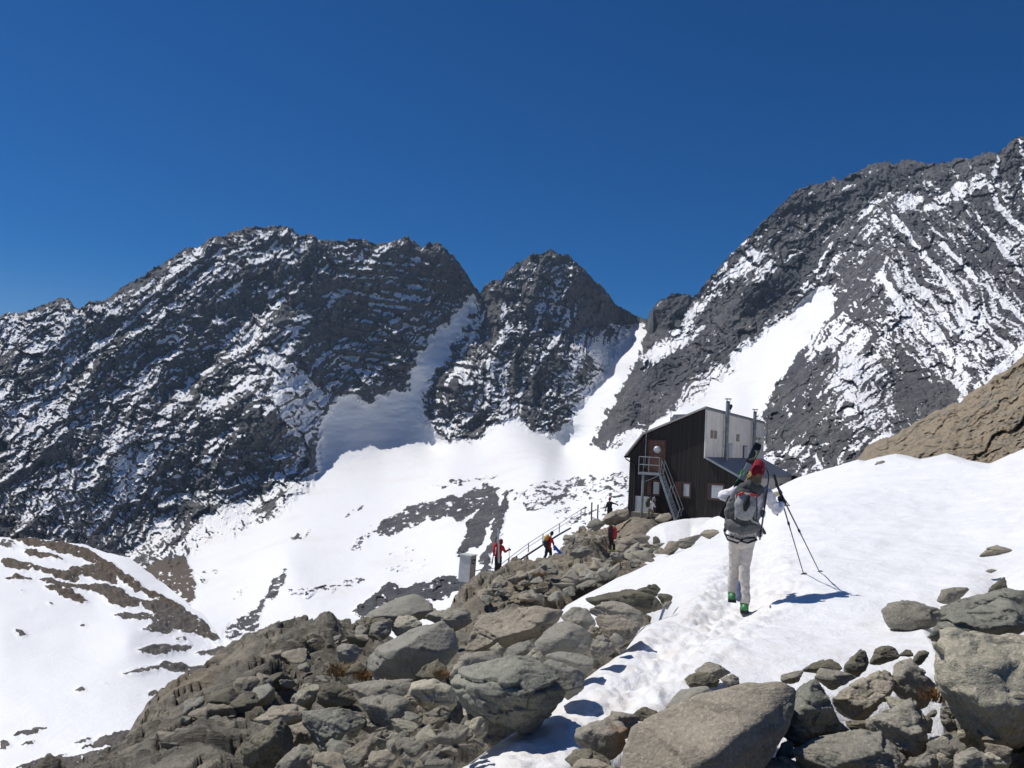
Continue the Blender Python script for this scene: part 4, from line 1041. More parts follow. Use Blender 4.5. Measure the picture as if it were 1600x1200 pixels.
# chimneys on the pale wall
for y, zt in ((5.7, 3.86), (17.05, 3.70)):
    c = MB().tube([(.32, y, hz(-.50)), (.32, y, hz(zt))], .15, 14).build("chimney", M_GALV, hut, True)
    m = MB(); m.prism([(.32 + .26 * math.cos(q * .524), y + .26 * math.sin(q * .524)) for q in range(12)], hz(zt) + .26, hz(zt) + .32, 2); [m.tube([(.32 + .16 * math.cos(a), y + .16 * math.sin(a), hz(zt)), (.32 + .16 * math.cos(a), y + .16 * math.sin(a), hz(zt) + .24)], .02, 5) for a in (0, 2.1, 4.2)]
    m.build("cap", M_GALVD, c)
    m = MB(); [m.prism([(.32 + .17 * math.cos(q * .524), y + .17 * math.sin(q * .524)) for q in range(12)], hz(z), hz(z) + .08, 2) for z in (.5, 1.6, 2.7)]; [m.box(.05, .2, y - .03, y + .03, hz(z), hz(z) + .03) for z in (.5, 1.6, 2.7)]
    m.build("collar", M_GALVD, c)
# small windows and tall panels in the pale wall
for y0, y1 in ((1.5, 2.25), (2.65, 3.4), (10.65, 11.75), (19.3, 20.4), (20.8, 21.8)):
    w_ = MB(); w_.box(.052, .10, y0, y1, hz(1.02), hz(1.6)); w_ = w_.build("window", M_TAN, cw)
    MB().box(.102, .106, y0 + .2, y1 - .2, hz(1.09), hz(1.53)).build("pane", M_GLASS, w_)
for y0, y1, z1, blue in ((7.35, 9.0, .80, 1), (13.5, 15.2, .74, 0)):
    w_ = MB().box(.052, .10, y0, y1, hz(-.40), hz(z1)).build("door", M_FRAME if not blue else M_GALVD, cw)
    MB().box(.102, .112, y0 + .45, y1 - .02, hz(-.38), hz(z1 - .08)).build("panel", M_PALE, w_)
# gable door with a round light
d = MB().box(-4.0, -2.86, -.05, -.002, hz(-1.62), hz(.62)).build("door", M_DOOR, hut)
m = MB(); m.box(-4.1, -4.003, -.08, -.003, hz(-1.62), hz(.72)); m.box(-2.857, -2.76, -.08, -.003, hz(-1.62), hz(.72)); m.box(-4.002, -2.858, -.08, -.003, hz(.622), hz(.72)); m.build("frame", M_FRAME, d)
m = MB(); m.tube([(-3.38, -.056, hz(.03)), (-3.38, -.07, hz(.03))], .27, 20, (0, 0, 1)); m.build("round_window", M_PALE, d)
MB().tube([(-2.98, -.06, hz(-.6)), (-2.98, -.12, hz(-.6)), (-3.1, -.12, hz(-.6))], .018, 6).build("handle", M_GALV, d)
# gable windows
for u0, u1, z0, z1, pu0, pu1, shut in ((-4.0, -3.03, -3.3, -2.18, -3.55, -3.1, 1), (-1.97, -.82, -3.3, -2.16, -1.35, -.95, 1), (.32, 1.5, -3.28, -2.12, .62, 1.4, 0)):
    m = MB(); t_ = .1
    m.box(u0, u1, -.07, -.003, hz(z1 - t_), hz(z1)); m.box(u0, u1, -.07, -.003, hz(z0), hz(z0 + t_)); m.box(u0, u0 + t_, -.07, -.003, hz(z0 + t_), hz(z1 - t_)); m.box(u1 - t_, u1, -.07, -.003, hz(z0 + t_), hz(z1 - t_))
    w_ = m.build("window", M_FRAME, hut)
    MB().box(u0 + t_, u1 - t_, -.02, -.004, hz(z0 + t_), hz(z1 - t_)).build("pane", M_GLASS, w_)
    MB().box(pu0, pu1, -.05, -.024, hz(z0 + .14), hz(z1 - .13)).build("pane_reflection", M_PALE, w_)  # pale box before the glass: the pane's bright reflection put in as colour
    if shut: MB().box(u0 + .02, pu0 - .14, -.11, -.075, hz(z0 + .03), hz(z1 - .03)).build("shutter", M_FRAME, w_)
MB().box(-4.86, -3.55, -.06, -.003, hz(-4.6), hz(-3.4)).build("white_panel", M_WHITEP, hut)
MB().box(-4.9, -3.0, -.75, -.07, -.6, hz(-4.52)).build("doorstep", mat_plain("concrete_step", (.25, .235, .2), .9), hut)
# balcony on a post
b = MB(); b.box(-4.36, -2.80, -1.25, -.09, hz(-1.80), hz(-1.64)); b = b.build("balcony", M_GALVD, hut)
m = MB(); 
for z in (-.55, -1.1):
    m.tube([(-4.33, -.1, hz(z)), (-4.33, -1.22, hz(z)), (-2.84, -1.22, hz(z))], .03, 6); m.tube([(-2.84, -1.22, hz(z)), (-2.84, -1.22, hz(z) - .01)], .03, 6)
for p in ((-4.33, -1.22), (-4.33, -.1), (-2.84, -1.22), (-3.6, -1.22)): m.tube([(*p, hz(-1.66)), (*p, hz(-.55))], .03, 6)
m.build("railing", M_GALV, b)
m = MB(); m.tube([(-4.02, -1.1, -.7), (-4.02, -1.1, hz(-1.8))], .10, 10); m.bar((-4.0, -1.1, hz(-2.35)), (-2.95, -1.1, hz(-1.83)), .07, .07); m.build("post", M_GALV, b, True)
# steep steel stairs
s0, s1 = np.array([-2.80, 0, hz(-1.72)]), np.array([-1.50, 0, -.25])
st = MB()
for y in (-1.2, -.45): st.bar(s0 + [0, y, 0], s1 + [0, y, 0], .05, .17)
st = st.build("staircase", M_GALV, hut)
m = MB()
for k in range(12):
    p = s0 + (s1 - s0) * ((k + .5) / 12); m.box(p[0] - .11, p[0] + .11, -1.17, -.48, p[2] - .015, p[2] + .015)
m.build("treads", M_GALVD, st)
m = MB()
for y in (-1.22, -.43):
    a, c = s0 + [.12, y, 1.0], s1 + [.30, y, .95]
    m.tube([a, c], .028, 6); m.tube([(a + s0 + [0, y, 0]) / 2 + [.05, 0, 0], (c + s1 + [0, y, 0]) / 2 + [.05, 0, 0]], .02, 6)
    for t in (0.02, .5, .97): m.tube([s0 + (s1 - s0) * t + [0, y, 0], a + (c - a) * t], .026, 6)
m.build("handrail", M_GALV, st)
# masts, roof light, flue on the roof
m = MB(); m.tube([(-4.16, -.3, hz(-1.3)), (-4.16, -.3, hz(2.2))], .028, 6); m.box(-4.18, -4.14, -.3, -.02, hz(.3), hz(.34)); m.build("antenna_mast", M_GALV, hut)
m = MB(); m.tube([(.25, LEN + .4, hz(1.2)), (.25, LEN + .4, hz(4.9))], .05, 6); m.tube([(-.1, LEN + .4, hz(4.2)), (.6, LEN + .4, hz(4.2))], .03, 5); m.tube([(.0, LEN + .4, hz(3.9)), (.5, LEN + .4, hz(3.9))], .03, 5); m.build("antenna_mast", M_GALV, hut)
m = MB(); m.tube([(-.7, 11.5, hz(2.8)), (-.7, 11.5, hz(3.75))], .03, 6); m.tube([(-.7, 11.5, hz(3.72)), (-.7, 11.5, hz(3.9))], [.12, .2], 10); m.build("vent_pipe", M_BLACK, hut)
m = MB(); m.prism([(-2.75, hz(1.9)), (-2.45, hz(2.6)), (-1.4, hz(2.66)), (-1.1, hz(2.55)), (-1.1, hz(2.5))], .5, 3.2); rl = m.build("roof_light", M_GALVD, hut)
m = MB()
for k in range(5): m.box(-2.7 + .02 + k * .28, -2.7 + .2 + k * .28, .47, .495, hz(2.06 + .12 * k), hz(2.1 + .13 * k) + .3 - .09 * k)
m.build("pane", M_PALE, rl)
m = MB(); m.tube([(-2.6, .4, hz(2.4)), (-2.6, .4, hz(3.3))], .02, 5); m.build("lightning_rod", M_GALV, hut)

# ================================================================ GREY CABIN, HANDRAIL, POSTS on the ridge
def pg(crop, x, y, D):
    ox, oy, s = crop; return at(x / s + ox, y / s + oy, D)
G = (700, 830, 13.333); T3 = (700, 760, 4.4444); DD_ = (800, 760, 4.706)
c0 = pg(G, 388, 1045, 57.0)
cab = empty("steel_cabin", tuple(c0)); cab.rotation_euler = (0, R(1.0), R(-24)); tag(cab, "narrow grey steel cabin on thin legs behind the ridge, left of the skiers", "cabin")
M_CAB = mat_plain("grey_painted_steel", (.56, .56, .54), .55, .12, 3); M_CABD = mat_plain("darker_beige_steel", (.38, .35, .30), .6, .2, 3)
MB().box(-.46, .36, -.36, .42, 0, 1.72).build("body", M_CAB, cab)
MB().box(-.51, .43, -.42, .50, 1.722, 1.79).build("roof", M_WHITEP, cab)
d = MB().box(.362, .39, -.30, .36, .06, 1.66).build("door", M_CABD, cab)  # door face in a darker, browner tone than the cabin body
w_ = MB().box(.392, .40, -.22, .28, 1.18, 1.52).build("window", M_GLASS, d); MB().bar((.41, -.2, 1.42), (.41, .26, 1.25), .03, .03).build("stay_bar", M_WHITEP, d)
MB().box(.362, .40, .365, .42, .0, 1.7).build("door_post", M_GALVD, cab)
for x, y in ((-.32, -.32), (.3, -.32), (-.32, .36), (.3, .36)): MB().tube([(x, y, -2.6), (x, y, 0)], .05, 6).build("leg", M_GALVD, cab)
hr = empty("metal_handrail", tuple(pg(T3, 600, 420, 52))); tag(hr, "thin metal handrail with dark stringer following the crest up to the hut", "handrail")
ho = np.array(hr.location)
def rl_pts(l): return [pg(T3, x, y, D) - ho for x, y, D in l]
top = [(215, 578, 46), (330, 570, 46), (392, 522, 47), (470, 462, 48.5), (560, 395, 50), (660, 330, 52), (775, 258, 54), (925, 160, 57), (955, 152, 58)]
MB().tube(rl_pts(top), .02, 6).build("rail", M_GALVD, hr)
MB().tube(rl_pts([(x, y + 24, D) for x, y, D in top]), .016, 6).build("rail", M_GALVD, hr)
MB().tube(rl_pts([(380, 590, 47), (450, 545, 48), (560, 470, 50), (660, 405, 52), (770, 335, 54), (850, 290, 55.5)]), .06, 6).build("stringer", M_BLACK, hr)
for x, y, D, h in ((245, 576, 46, 40), (330, 570, 46, 45), (420, 500, 47.5, 50), (560, 395, 50, 60), (660, 330, 52, 65), (775, 258, 54, 62), (925, 160, 57, 60), (953, 152, 58, 55)):
    MB().tube([pg(T3, x, y, D) - ho, pg(T3, x - 3, y + h, D) - ho], .03, 6).build("post", M_GALVD, hr)
for i, (x, y0, y1, D, lab) in enumerate(((997, 112, 225, 58, "tall leaning wooden post on the crest between handrail and hut"), (1040, 128, 205, 59, "short wooden post on the crest beside the person in black"))):
    p = pg(T3, x, y1, D); q = pg(T3, x + 2, y0, D) - p
    m = MB(); m.bar((0, 0, -.5), q, .09, .09, (0, 1, 0)); m.bar(q * .97 - [.05, 0, 0], q * .97 + [.05, .0, .03], .1, .05)
    o = m.build("wooden_post", mat_plain("grey_timber", (.16, .13, .10), .85)); o.location = p; tag(o, lab, "post")
# ================================================================ PEOPLE
def cloth(name, c, rough=.8, var=.18, scale=25): 
    return mat_plain(name, c, rough, var, scale, 0, .25)
M_REDH = cloth('crimson_wool', (.26, .010, .024), .9, .25, 90)
M_SKIN = cloth("skin", (.50, .30, .22), .55, .08)
M_HAIR = cloth("blond_hair", (.42, .25, .11), .6, .35, 60)
M_DHAIR = cloth("dark_hair", (.03, .022, .018), .6, .3, 60)
M_RED = cloth("red_cloth", (.42, .015, .022), .8, .2); M_REDD = cloth("dark_red_cloth", (.20, .012, .016))
M_BLK = cloth("black_cloth", (.014, .014, .017)); M_NAVY = cloth("navy_cloth", (.02, .025, .045))
M_SHIRT = cloth("white_lilac_shirt", (.80, .78, .80), .8, .08); M_BEIGE = cloth("beige_trousers", (.60, .55, .49), .85, .12)
M_GREY = cloth("grey_pack_cloth", (.115, .12, .118)); M_DGREY = cloth("dark_grey_pack_cloth", (.045, .049, .052)); M_LGREY = cloth("light_grey_pack_cloth", (.30, .30, .295))
M_GREEN = cloth("green_plastic", (.05, .23, .08), .45); M_LIME = cloth("lime_plastic", (.45, .55, .06), .35)
M_GAIT = cloth("blue_grey_gaiter", (.13, .15, .24)); M_YEL = cloth("yellow_cloth", (.52, .27, .04)); M_BLUE = cloth("blue_plastic", (.03, .13, .50), .4)
M_PATTERN = None
def mat_ski(name, a, b, c):
    t = NT(name, .3); n = t.noise(9, 3, .5, 1.2); m = t.noise(5, 2, .5, .6)
    return t.out(t.mix(t.ramp(m, .60, .63), t.mix(t.ramp(n, .58, .62), a, b), c))
M_SKI = mat_ski("black_green_ski", (.012, .012, .014), (.42, .36, .20), (.10, .55, .06))
M_SKIW = cloth("pale_ski", (.60, .60, .57), .35, .1); M_CARB = mat_plain("dark_pole", (.03, .03, .033), .35, .2, 10, .4)
M_EYE = cloth("eye", (.02, .015, .012), .2, 0)

def hand(m, wrist, knuckle, side, thumb_dir, curl, s=1.0, r=.0095):
    """palm, four bent fingers of different length and a thumb from the palm's side, curling towards 'curl'"""
    w = np.array(wrist, float); k = np.array(knuckle, float); sd_ = np.array(side, float); sd_ /= np.linalg.norm(sd_)
    cu = np.array(curl, float); cu /= np.linalg.norm(cu); f = (k - w) / np.linalg.norm(k - w)
    for o in (-.5, -.17, .17, .5): m.tube([w, k + sd_ * .075 * s * o], [.017 * s, .014 * s], 8)
    for o, L in ((-.5, .066), (-.17, .078), (.17, .074), (.5, .056)):
        p0 = k + sd_ * .078 * s * o; p1 = p0 + (f * .55 + cu * .6) * L * .55 * s; p2 = p1 + (cu * .9 - f * .25) * L * .45 * s; p3 = p2 + (-f * .75 + cu * .2) * L * .35 * s
        m.tube([p0, p1, p2, p3], [r * 1.15 * s, r * 1.05 * s, r * s, r * .85 * s], 7)
    t0 = w + (k - w) * .35 + sd_ * .03 * s * thumb_dir
    t1 = t0 + (sd_ * thumb_dir * .8 + f * .5 + cu * .3) * .035 * s; t2 = t1 + (f * .5 + cu * .9 - sd_ * thumb_dir * .2) * .032 * s
    m.tube([t0, t1, t2], [r * 1.4 * s, r * 1.2 * s, r * s], 7)

def figure(label, J, loc, o):
    """one person from joints J (world coordinates); o = colours and options"""
    root = empty("person", tuple(loc)); tag(root, label, "person")
    L0 = np.array(loc)
    j = {k: np.array(v, float) - L0 for k, v in J.items()}
    fwd = np.array(o.get('fwd', (0, 1, 0)), float); fwd /= np.linalg.norm(fwd)
    rgt = np.cross(fwd, [0, 0, 1.0]); rgt /= np.linalg.norm(rgt)
    s = o.get('s', 1.0); vx = o.get('vox', .022)
    head = j['head']; up = head - j['neck']; up /= np.linalg.norm(up)
    hf = np.array(o.get('hfwd', fwd), float); hf -= up * (hf @ up); hf /= np.linalg.norm(hf); hr_ = np.cross(hf, up)
    # body: one continuous skin
    m = MB()
    m.tube([head - up * .07 * s, head - up * .02 * s, head + up * .04 * s, head + up * .075 * s], [.062 * s, (.078 * s, .088 * s), (.076 * s, .092 * s), .06 * s], 12, hr_)
    m.tube([head - up * .075 * s + hf * .045 * s, head - up * .035 * s + hf * .05 * s], [.035 * s, .05 * s], 8)
    m.tube([head + hf * .088 * s + up * .005 * s, head + hf * .108 * s - up * .022 * s], [.010 * s, .016 * s], 6)             # nose
    for q in (-1, 1): m.tube([head + hr_ * q * .078 * s + up * .012 * s, head + hr_ * q * .082 * s - up * .025 * s], [(.014 * s), (.010 * s)], 6)  # ears
    m.tube([j['neck'] - up * .05 * s, head - up * .06 * s], .055 * s, 10)
    hipc = (j['hipL'] + j['hipR']) / 2
    sh = (j['shL'] + j['shR']) / 2
    m.tube([hipc, hipc * .55 + sh * .45, sh * .9 + hipc * .1, j['neck'] - up * .03 * s], [(.155 * s, .10 * s), (.135 * s, .09 * s), (.16 * s, .10 * s), (.06 * s, .06 * s)], 14, rgt)
    for q in 'LR':
        if 'el' + q in j:
            m.tube([j['sh' + q], j['el' + q], j['ha' + q]], [.05 * s, .038 * s, .028 * s], 9)
        m.tube([j['hip' + q], j['kn' + q], j['an' + q]], [.085 * s, .055 * s, .04 * s], 10)
    body = fused("body", m, max(vx * .7, .012), M_SKIN, root, 3)
    for q in (-1, 1): MB().tube([head + hf * .088 * s + hr_ * q * .032 * s + up * .018 * s, head + hf * .093 * s + hr_ * q * .032 * s + up * .018 * s], .011 * s, 6).build("eye", M_EYE, body, True)
    MB().tube([head + hf * .092 * s - hr_ * .02 * s - up * .055 * s, head + hf * .092 * s + hr_ * .02 * s - up * .055 * s], .006 * s, 6).build("mouth", M_REDD, body, True)
    # jacket or shirt
    m = MB()
    b0 = hipc + np.array([0, 0, -.02 * s]); wd = o.get('wide', 1.0)
    m.tube([b0, hipc * .55 + sh * .45, sh * .88 + hipc * .12, sh * .97 + j['neck'] * .03, j['neck'] - up * .015 * s], [(.175 * s * wd, .125 * s), (.16 * s * wd, .115 * s), (.185 * s, .12 * s), (.16 * s, .10 * s), (.07 * s, .07 * s)], 14, rgt)
    for q in 'LR':
        if 'el' + q in j:
            e = j['el' + q]; h = j['ha' + q]; a = j['sh' + q]
            m.tube([a, a * .5 + e * .5, e, e * .5 + h * .5, h * .92 + e * .08], [.078 * s, .066 * s, .058 * s, .052 * s, .042 * s], 10)
    fused("jacket", m, vx, o['top'], root, 3, .010 * s, 9, 3)
    if o.get('stripe') is not None:
        for q in 'LR':
            if 'el' + q in j:
                e = j['el' + q]; h = j['ha' + q]; a = j['sh' + q]; dn = np.array([0, 0, -1.0])
                MB().tube([a * .6 + e * .4 + dn * .055, e + dn * .052, e * .5 + h * .5 + dn * .047], .012, 6).build("sleeve_stripe", o['stripe'], root, True)
    # trousers
    m = MB(); lw = o.get('legw', 1.0)
    m.tube([hipc + np.array([0, 0, .08 * s]), hipc - np.array([0, 0, .06 * s])], [(.165 * s, .115 * s), (.17 * s, .125 * s)], 14, rgt)
    for q in 'LR':
        a = j['hip' + q]; k = j['kn' + q]; n = j['an' + q]
        m.tube([a, a * .5 + k * .5, k, k * .5 + n * .5, n * .98 + k * .02], [lw * .112 * s, lw * .098 * s, lw * .080 * s, lw * .074 * s, lw * .080 * s], 11)
    fused("trousers", m, vx, o['legs'], root, 3, o.get('fold', .016) * s, 7, 5)
    for q in 'LR':                                # boots
        n = j['an' + q]; t = n + fwd * .17 * s + np.array([0, 0, -.075 * s]); hl = n - fwd * .05 * s + np.array([0, 0, -.075 * s])
        m = MB(); m.tube([n + np.array([0, 0, .07 * s]), n - np.array([0, 0, .03 * s])], [.064 * s, .06 * s], 10); m.tube([hl, t], [.052 * s, .05 * s], 10)
        bt = fused("boot", m, max(vx * .7, .012), o['boot'], root, 3)
        m = MB(); m.bar(hl - fwd * .05 * s - [0, 0, .045 * s], t + fwd * .05 * s - [0, 0, .045 * s], .10 * s, .028 * s); m.build("sole", M_BLK, bt)
    for q in 'LR':
        if 'el' + q in j:
            h = j['ha' + q]; f = h - j['el' + q]; f /= np.linalg.norm(f)
            c = np.array(o.get('curl' + q, (0, .6, -.8)), float); sdv = np.cross(f, c)
            if np.linalg.norm(sdv) < .05: sdv = rgt
            m = MB(); m.tube([h - f * .06 * s, h], [.036 * s, .032 * s], 9); hand(m, h, h + f * .085 * s, sdv, 1 if q == 'L' else -1, c, s * o.get('hs', 1.15), .0115)
            m.build("glove" if o.get('glove', True) else "hand", o.get('glovem', M_BLK), root, True)
    # head wear and hair
    if o.get('hat'):
        m = MB(); m.tube([head + up * .005 * s - hf * .012 * s, head + up * .065 * s - hf * .01 * s, head + up * .10 * s - hf * .012 * s], [(.094 * s, .108 * s), (.096 * s, .108 * s), (.084 * s, .094 * s)], 14, hr_)
        h_ = fused("hat", m, max(.012, vx * .6), o['hat'], root, 4, .003, 30, 2)
        if vx < .02:
            m = MB(); m.tube([head + up * .0 * s - hf * .012 * s, head + up * .028 * s - hf * .012 * s], [(.098 * s, .112 * s), (.098 * s, .112 * s)], 16, hr_); fused("brim", m, .012, o['hat'], h_, 2)
    if o.get('hair'):
        m = MB(); m.tube([head - hf * .035 * s + up * .05 * s, head - hf * .045 * s - up * .03 * s, head - hf * .05 * s - up * .10 * s], [(.085 * s, .075 * s), (.086 * s, .06 * s), (.06 * s, .035 * s)], 12, hr_)
        if o.get('long'):
            for q in range(9):
                t = (q - 4) / 4.0; m.tube([head - hf * .06 * s + hr_ * t * .07 * s - up * .03 * s, head - hf * (.085 - .01 * abs(t)) * s + hr_ * t * .085 * s - up * (.10 + .012 * (q % 3)) * s, head - hf * .075 * s + hr_ * t * .08 * s - up * (.15 + .02 * (q % 2)) * s], [.022 * s, .02 * s, .009 * s], 6)
        fused("hair", m, max(.010, vx * .6), o['hair'], root, 1, .006, 40, 4)
    return root, j

def xf(crop, D):
    ox, oy, sc = crop
    return lambda x, y, dy=0.0: at(ox + x / sc, oy + y / sc, D + dy)
def pole(p_top, p_bot, label, group=None, r=.0085):
    a = np.array(p_top); b = np.array(p_bot); o = empty("trekking_pole", tuple(b)); tag(o, label, "pole", group)
    d = (a - b) / np.linalg.norm(a - b); t = a - b
    MB().tube([d * .0, t * .55], [r * .75, r * .85], 8).build("shaft", M_CARB, o, True)
    MB().tube([t * .5, t * .97], [r * 1.05, r * 1.15], 8).build("upper_shaft", M_CARB, o, True)
    MB().tube([t * .545, t * .565], r * 1.9, 8).build("clamp", M_BLK, o, True)
    MB().tube([t * .88, t * .94, t], [r * 1.7, r * 2.0, r * 1.9], 8).build("grip", M_BLK, o, True)
    m = MB(); n = 14; x = np.cross(d, [0, 1, 0]); x /= np.linalg.norm(x); y = np.cross(d, x)
    V = [d * .055 + (x * math.cos(k * 2 * math.pi / n) + y * math.sin(k * 2 * math.pi / n)) * q for q in (.012, .048) for k in range(n)]
    V += [v + d * .008 for v in V]
    Fc = [(k, (k + 1) % n, n + (k + 1) % n, n + k) for k in range(n)] + [(2 * n + n + k, 2 * n + n + (k + 1) % n, 2 * n + (k + 1) % n, 2 * n + k) for k in range(n)] + [(n + k, n + (k + 1) % n, 3 * n + (k + 1) % n, 3 * n + k) for k in range(n)]
    m.add(V, Fc); m.build("basket", M_BLK, o)
    return o, t
def ski(p0, p1, wide, face, mat, label, group=None, tip=True, th=.016):
    """p0 tail, p1 tip; 'face' = direction its base looks"""
    a = np.array(p0); b = np.array(p1); L = np.linalg.norm(b - a); d = (b - a) / L
    f = np.array(face, float); f -= d * (f @ d); f /= np.linalg.norm(f); x = np.cross(d, f)
    o = empty("ski", tuple(a)); tag(o, label, "ski", group)
    m = MB(); n = 26; rows = []
    for i in range(n + 1):
        t = i / n; w = wide * (.5 - .09 * math.sin(math.pi * t)) * (1 if t < .9 else math.sqrt(max(.02, 1 - ((t - .9) / .1) ** 2)) if tip else 1) * (1 if t > .03 else .8)
        lift = .0 if t < .86 else -.06 * ((t - .86) / .14) ** 2
        c = d * L * t + f * lift
        rows.append([c - x * w, c + x * w, c + x * w + f * th, c - x * w + f * th])
    V = [p for r_ in rows for p in r_]; Fc = [(0, 1, 2, 3), (4 * n + 3, 4 * n + 2, 4 * n + 1, 4 * n)]
    for i in range(n):
        for k in range(4): Fc.append((4 * i + k, 4 * i + 4 + k, 4 * i + 4 + (k + 1) % 4, 4 * i + (k + 1) % 4))
    m.add(V, Fc); m.build("board", mat, o)
    return o, d, f, x, L

# ---------------------------------------------------------------- the hiker in front
HC = (1080, 680, 4.285)
gfoot = ground_hit(1156, 946)
HD = -float((gfoot - EYE) @ CR[:, 2])
hk = xf(HC, HD)
hj = dict(head=hk(434, 256, .14), neck=hk(412, 330, .10), shL=hk(322, 372, .07), shR=hk(500, 388, .07), elL=hk(208, 402, .10), haL=hk(285, 452, .38),
          elR=hk(578, 508, .06), haR=hk(603, 462, .12), hipL=hk(303, 655, .03), hipR=hk(384, 662, .0), knL=hk(290, 858, .14), knR=hk(356, 880, .02), anL=hk(276, 1040, .22), anR=hk(358, 1112, .0))
hiker, _ = figure("hiker in white shirt, beige trousers and red hat walking up the snow with poles", hj, gfoot,
    dict(top=M_SHIRT, legs=M_BEIGE, boot=M_GREEN, hat=M_REDH, hair=M_HAIR, long=True, stripe=M_NAVY, legw=.82, fold=.008, s=1.0, vox=.014, fwd=(.25, 1, 0), hfwd=(.45, 1, -.1), curlR=(-.5, .5, -.2), curlL=(.3, .5, -.8), wide=.98))
h0 = np.array(hiker.location)
# blue gaiter at the shin, climbing harness round the hips
fused("gaiter", MB().tube([hk(322, 985, .03) - h0, hk(322, 1090, .0) - h0], [.034, .045], 10), .014, M_GAIT, hiker, 3, .006, 12)
m = MB()
m.tube([hk(225, 655, -.02) - h0, hk(245, 700, -.12) - h0, hk(310, 722, -.16) - h0, hk(340, 705, -.17) - h0, hk(300, 690, -.165) - h0, hk(240, 668, -.11) - h0], .012, 6)
m.tube([hk(330, 708, -.16) - h0, hk(380, 722, -.15) - h0, hk(440, 700, -.08) - h0, hk(425, 688, -.10) - h0, hk(360, 690, -.155) - h0, hk(330, 705, -.165) - h0], .012, 6)
m.build("climbing_harness", M_NAVY, hiker, True)
# backpack
pk0 = hk(345, 500, -.16)
bp = empty("backpack", tuple(pk0)); tag(bp, "large grey backpack with red trim on the back of the hiker in front", "backpack")
def pk(x, y, dy): return hk(x, y, dy) - pk0
m = MB(); m.tube([pk(352, 600, -.13), pk(348, 500, -.16), pk(360, 400, -.13), pk(378, 362, -.08)], [(.15, .095), (.17, .12), (.145, .105), (.11, .085)], 16, (1, 0, 0)); fused("main_bag", m, .014, M_DGREY, bp, 3, .012, 9, 8)
m = MB(); m.tube([pk(322, 385, -.10), pk(390, 352, -.13), pk(455, 372, -.09)], [(.05, .08), (.075, .10), (.05, .075)], 12, (0, 1, .3)); fused("top_lid", m, .014, M_DGREY, bp, 3, .010, 11, 9)
m = MB(); m.tube([pk(355, 545, -.27), pk(362, 470, -.285), pk(375, 405, -.245)], [(.105, .045), (.135, .055), (.10, .04)], 14, (1, 0, .05)); fused("front_panel", m, .014, M_LGREY, bp, 4, .006, 10, 10)
m = MB(); m.tube([pk(360, 505, -.335), pk(370, 465, -.345), pk(385, 405, -.305)], [(.02, .012), (.045, .014), (.016, .01)], 12, (1, 0, .1)); m.build("logo_patch", M_BLK, bp, True)
for x0, x1 in ((316, 352), (400, 446)): MB().tube([pk(x0, 396 if x0 < 350 else 392, -.275), pk(x1, 384 if x0 < 350 else 408, -.29)], [(.012, .02), (.012, .02)], 8).build("trim", M_RED, bp, True)
m = MB(); m.tube([pk(262, 600, -.13), pk(345, 625, -.21), pk(432, 610, -.13)], [(.075, .07), (.085, .075), (.07, .06)], 12, (0, 0, 1)); fused("lower_pocket", m, .014, M_GREY, bp, 3, .009, 10, 11)
m = MB(); m.tube([pk(250, 570, -.06), pk(248, 500, -.08), pk(275, 420, -.07)], [.04, .045, .032], 10); fused("side_pocket", m, .014, M_GREY, bp, 3, .012, 9, 12)
m = MB()
for a, b_ in (((300, 640), (292, 690)), ((322, 645), (330, 685)), ((345, 650), (352, 690)), ((366, 645), (372, 684)), ((270, 640), (258, 676))): m.tube([pk(*a, -.20), pk(*b_, -.19)], .006, 5)
m.tube([pk(384, 520, -.31), pk(410, 575, -.28), pk(452, 590, -.22)], .014, 6)
for x in (300, 430): m.tube([pk(x, 400, -.22), pk(x - 5, 560, -.25)], .009, 6)
m.build("strap", M_LGREY, bp, True)
m = MB(); m.tube([pk(225, 640, .02), pk(240, 600, -.05), pk(300, 590, -.08)], [.02, .03, .03], 8); m.tube([pk(440, 610, -.06), pk(470, 625, .0), pk(492, 655, .05)], [.03, .028, .02], 8); m.build("hip_belt", M_BLK, bp, True)
# skis on the pack
so, d, f, x, L = ski(hk(206, 552, .02), hk(462, 38, .10), .105, (-.1, -1, -.05), M_SKI, "black ski with green and cream pattern sticking up diagonally above the red hat")
MB().tube([d * L * .975 - x * .03, d * L * .985 + x * .02], .016, 6).build("tip_clip", M_LGREY, so, True)
m = MB(); m.bar(d * L * .60 + f * .03, d * L * .70 + f * .03, .07, .05, f); m.bar(d * L * .49 + f * .03, d * L * .55 + f * .03, .075, .06, f); m.bar(d * L * .52 + f * .05, d * L * .66 + f * .05, .03, .03, f); m.build("binding", M_GALVD, so)
so, d, f, x, L = ski(hk(455, 700, -.10), hk(526, 222, -.02), .10, (.95, -.35, 0), M_CARB, "dark ski seen edge on along the right side of the grey backpack")
m = MB(); m.tube([d * .06, d * .10], [.035, .03], 8); m.tube([d * .30, d * .34], [.03, .03], 8); m.build("binding", M_GALVD, so, True)
# two poles in the right hand
for i, ((tx, ty), (bx, by), lab) in enumerate((((556, 268), (762, 928), "left one of the hiker's two trekking poles, planted nearer the hiker"), ((590, 372), (873, 912), "right one of the hiker's two trekking poles, planted farther out"))):
    g = ground_hit(HC[0] + bx / HC[2], HC[1] + by / HC[2]); g[2] -= .06
    top_ = hk(tx, ty, .10)
    po, t = pole(top_, g, lab)
    m = MB(); m.tube([t * .98, t * .93 + np.array([-.02, -.03, -.03]), t * .86 + np.array([.01, -.05, -.02]), t * .84 + np.array([.035, -.01, 0]), t * .92], .006, 5); m.build("wrist_strap", M_BLK, po, True)

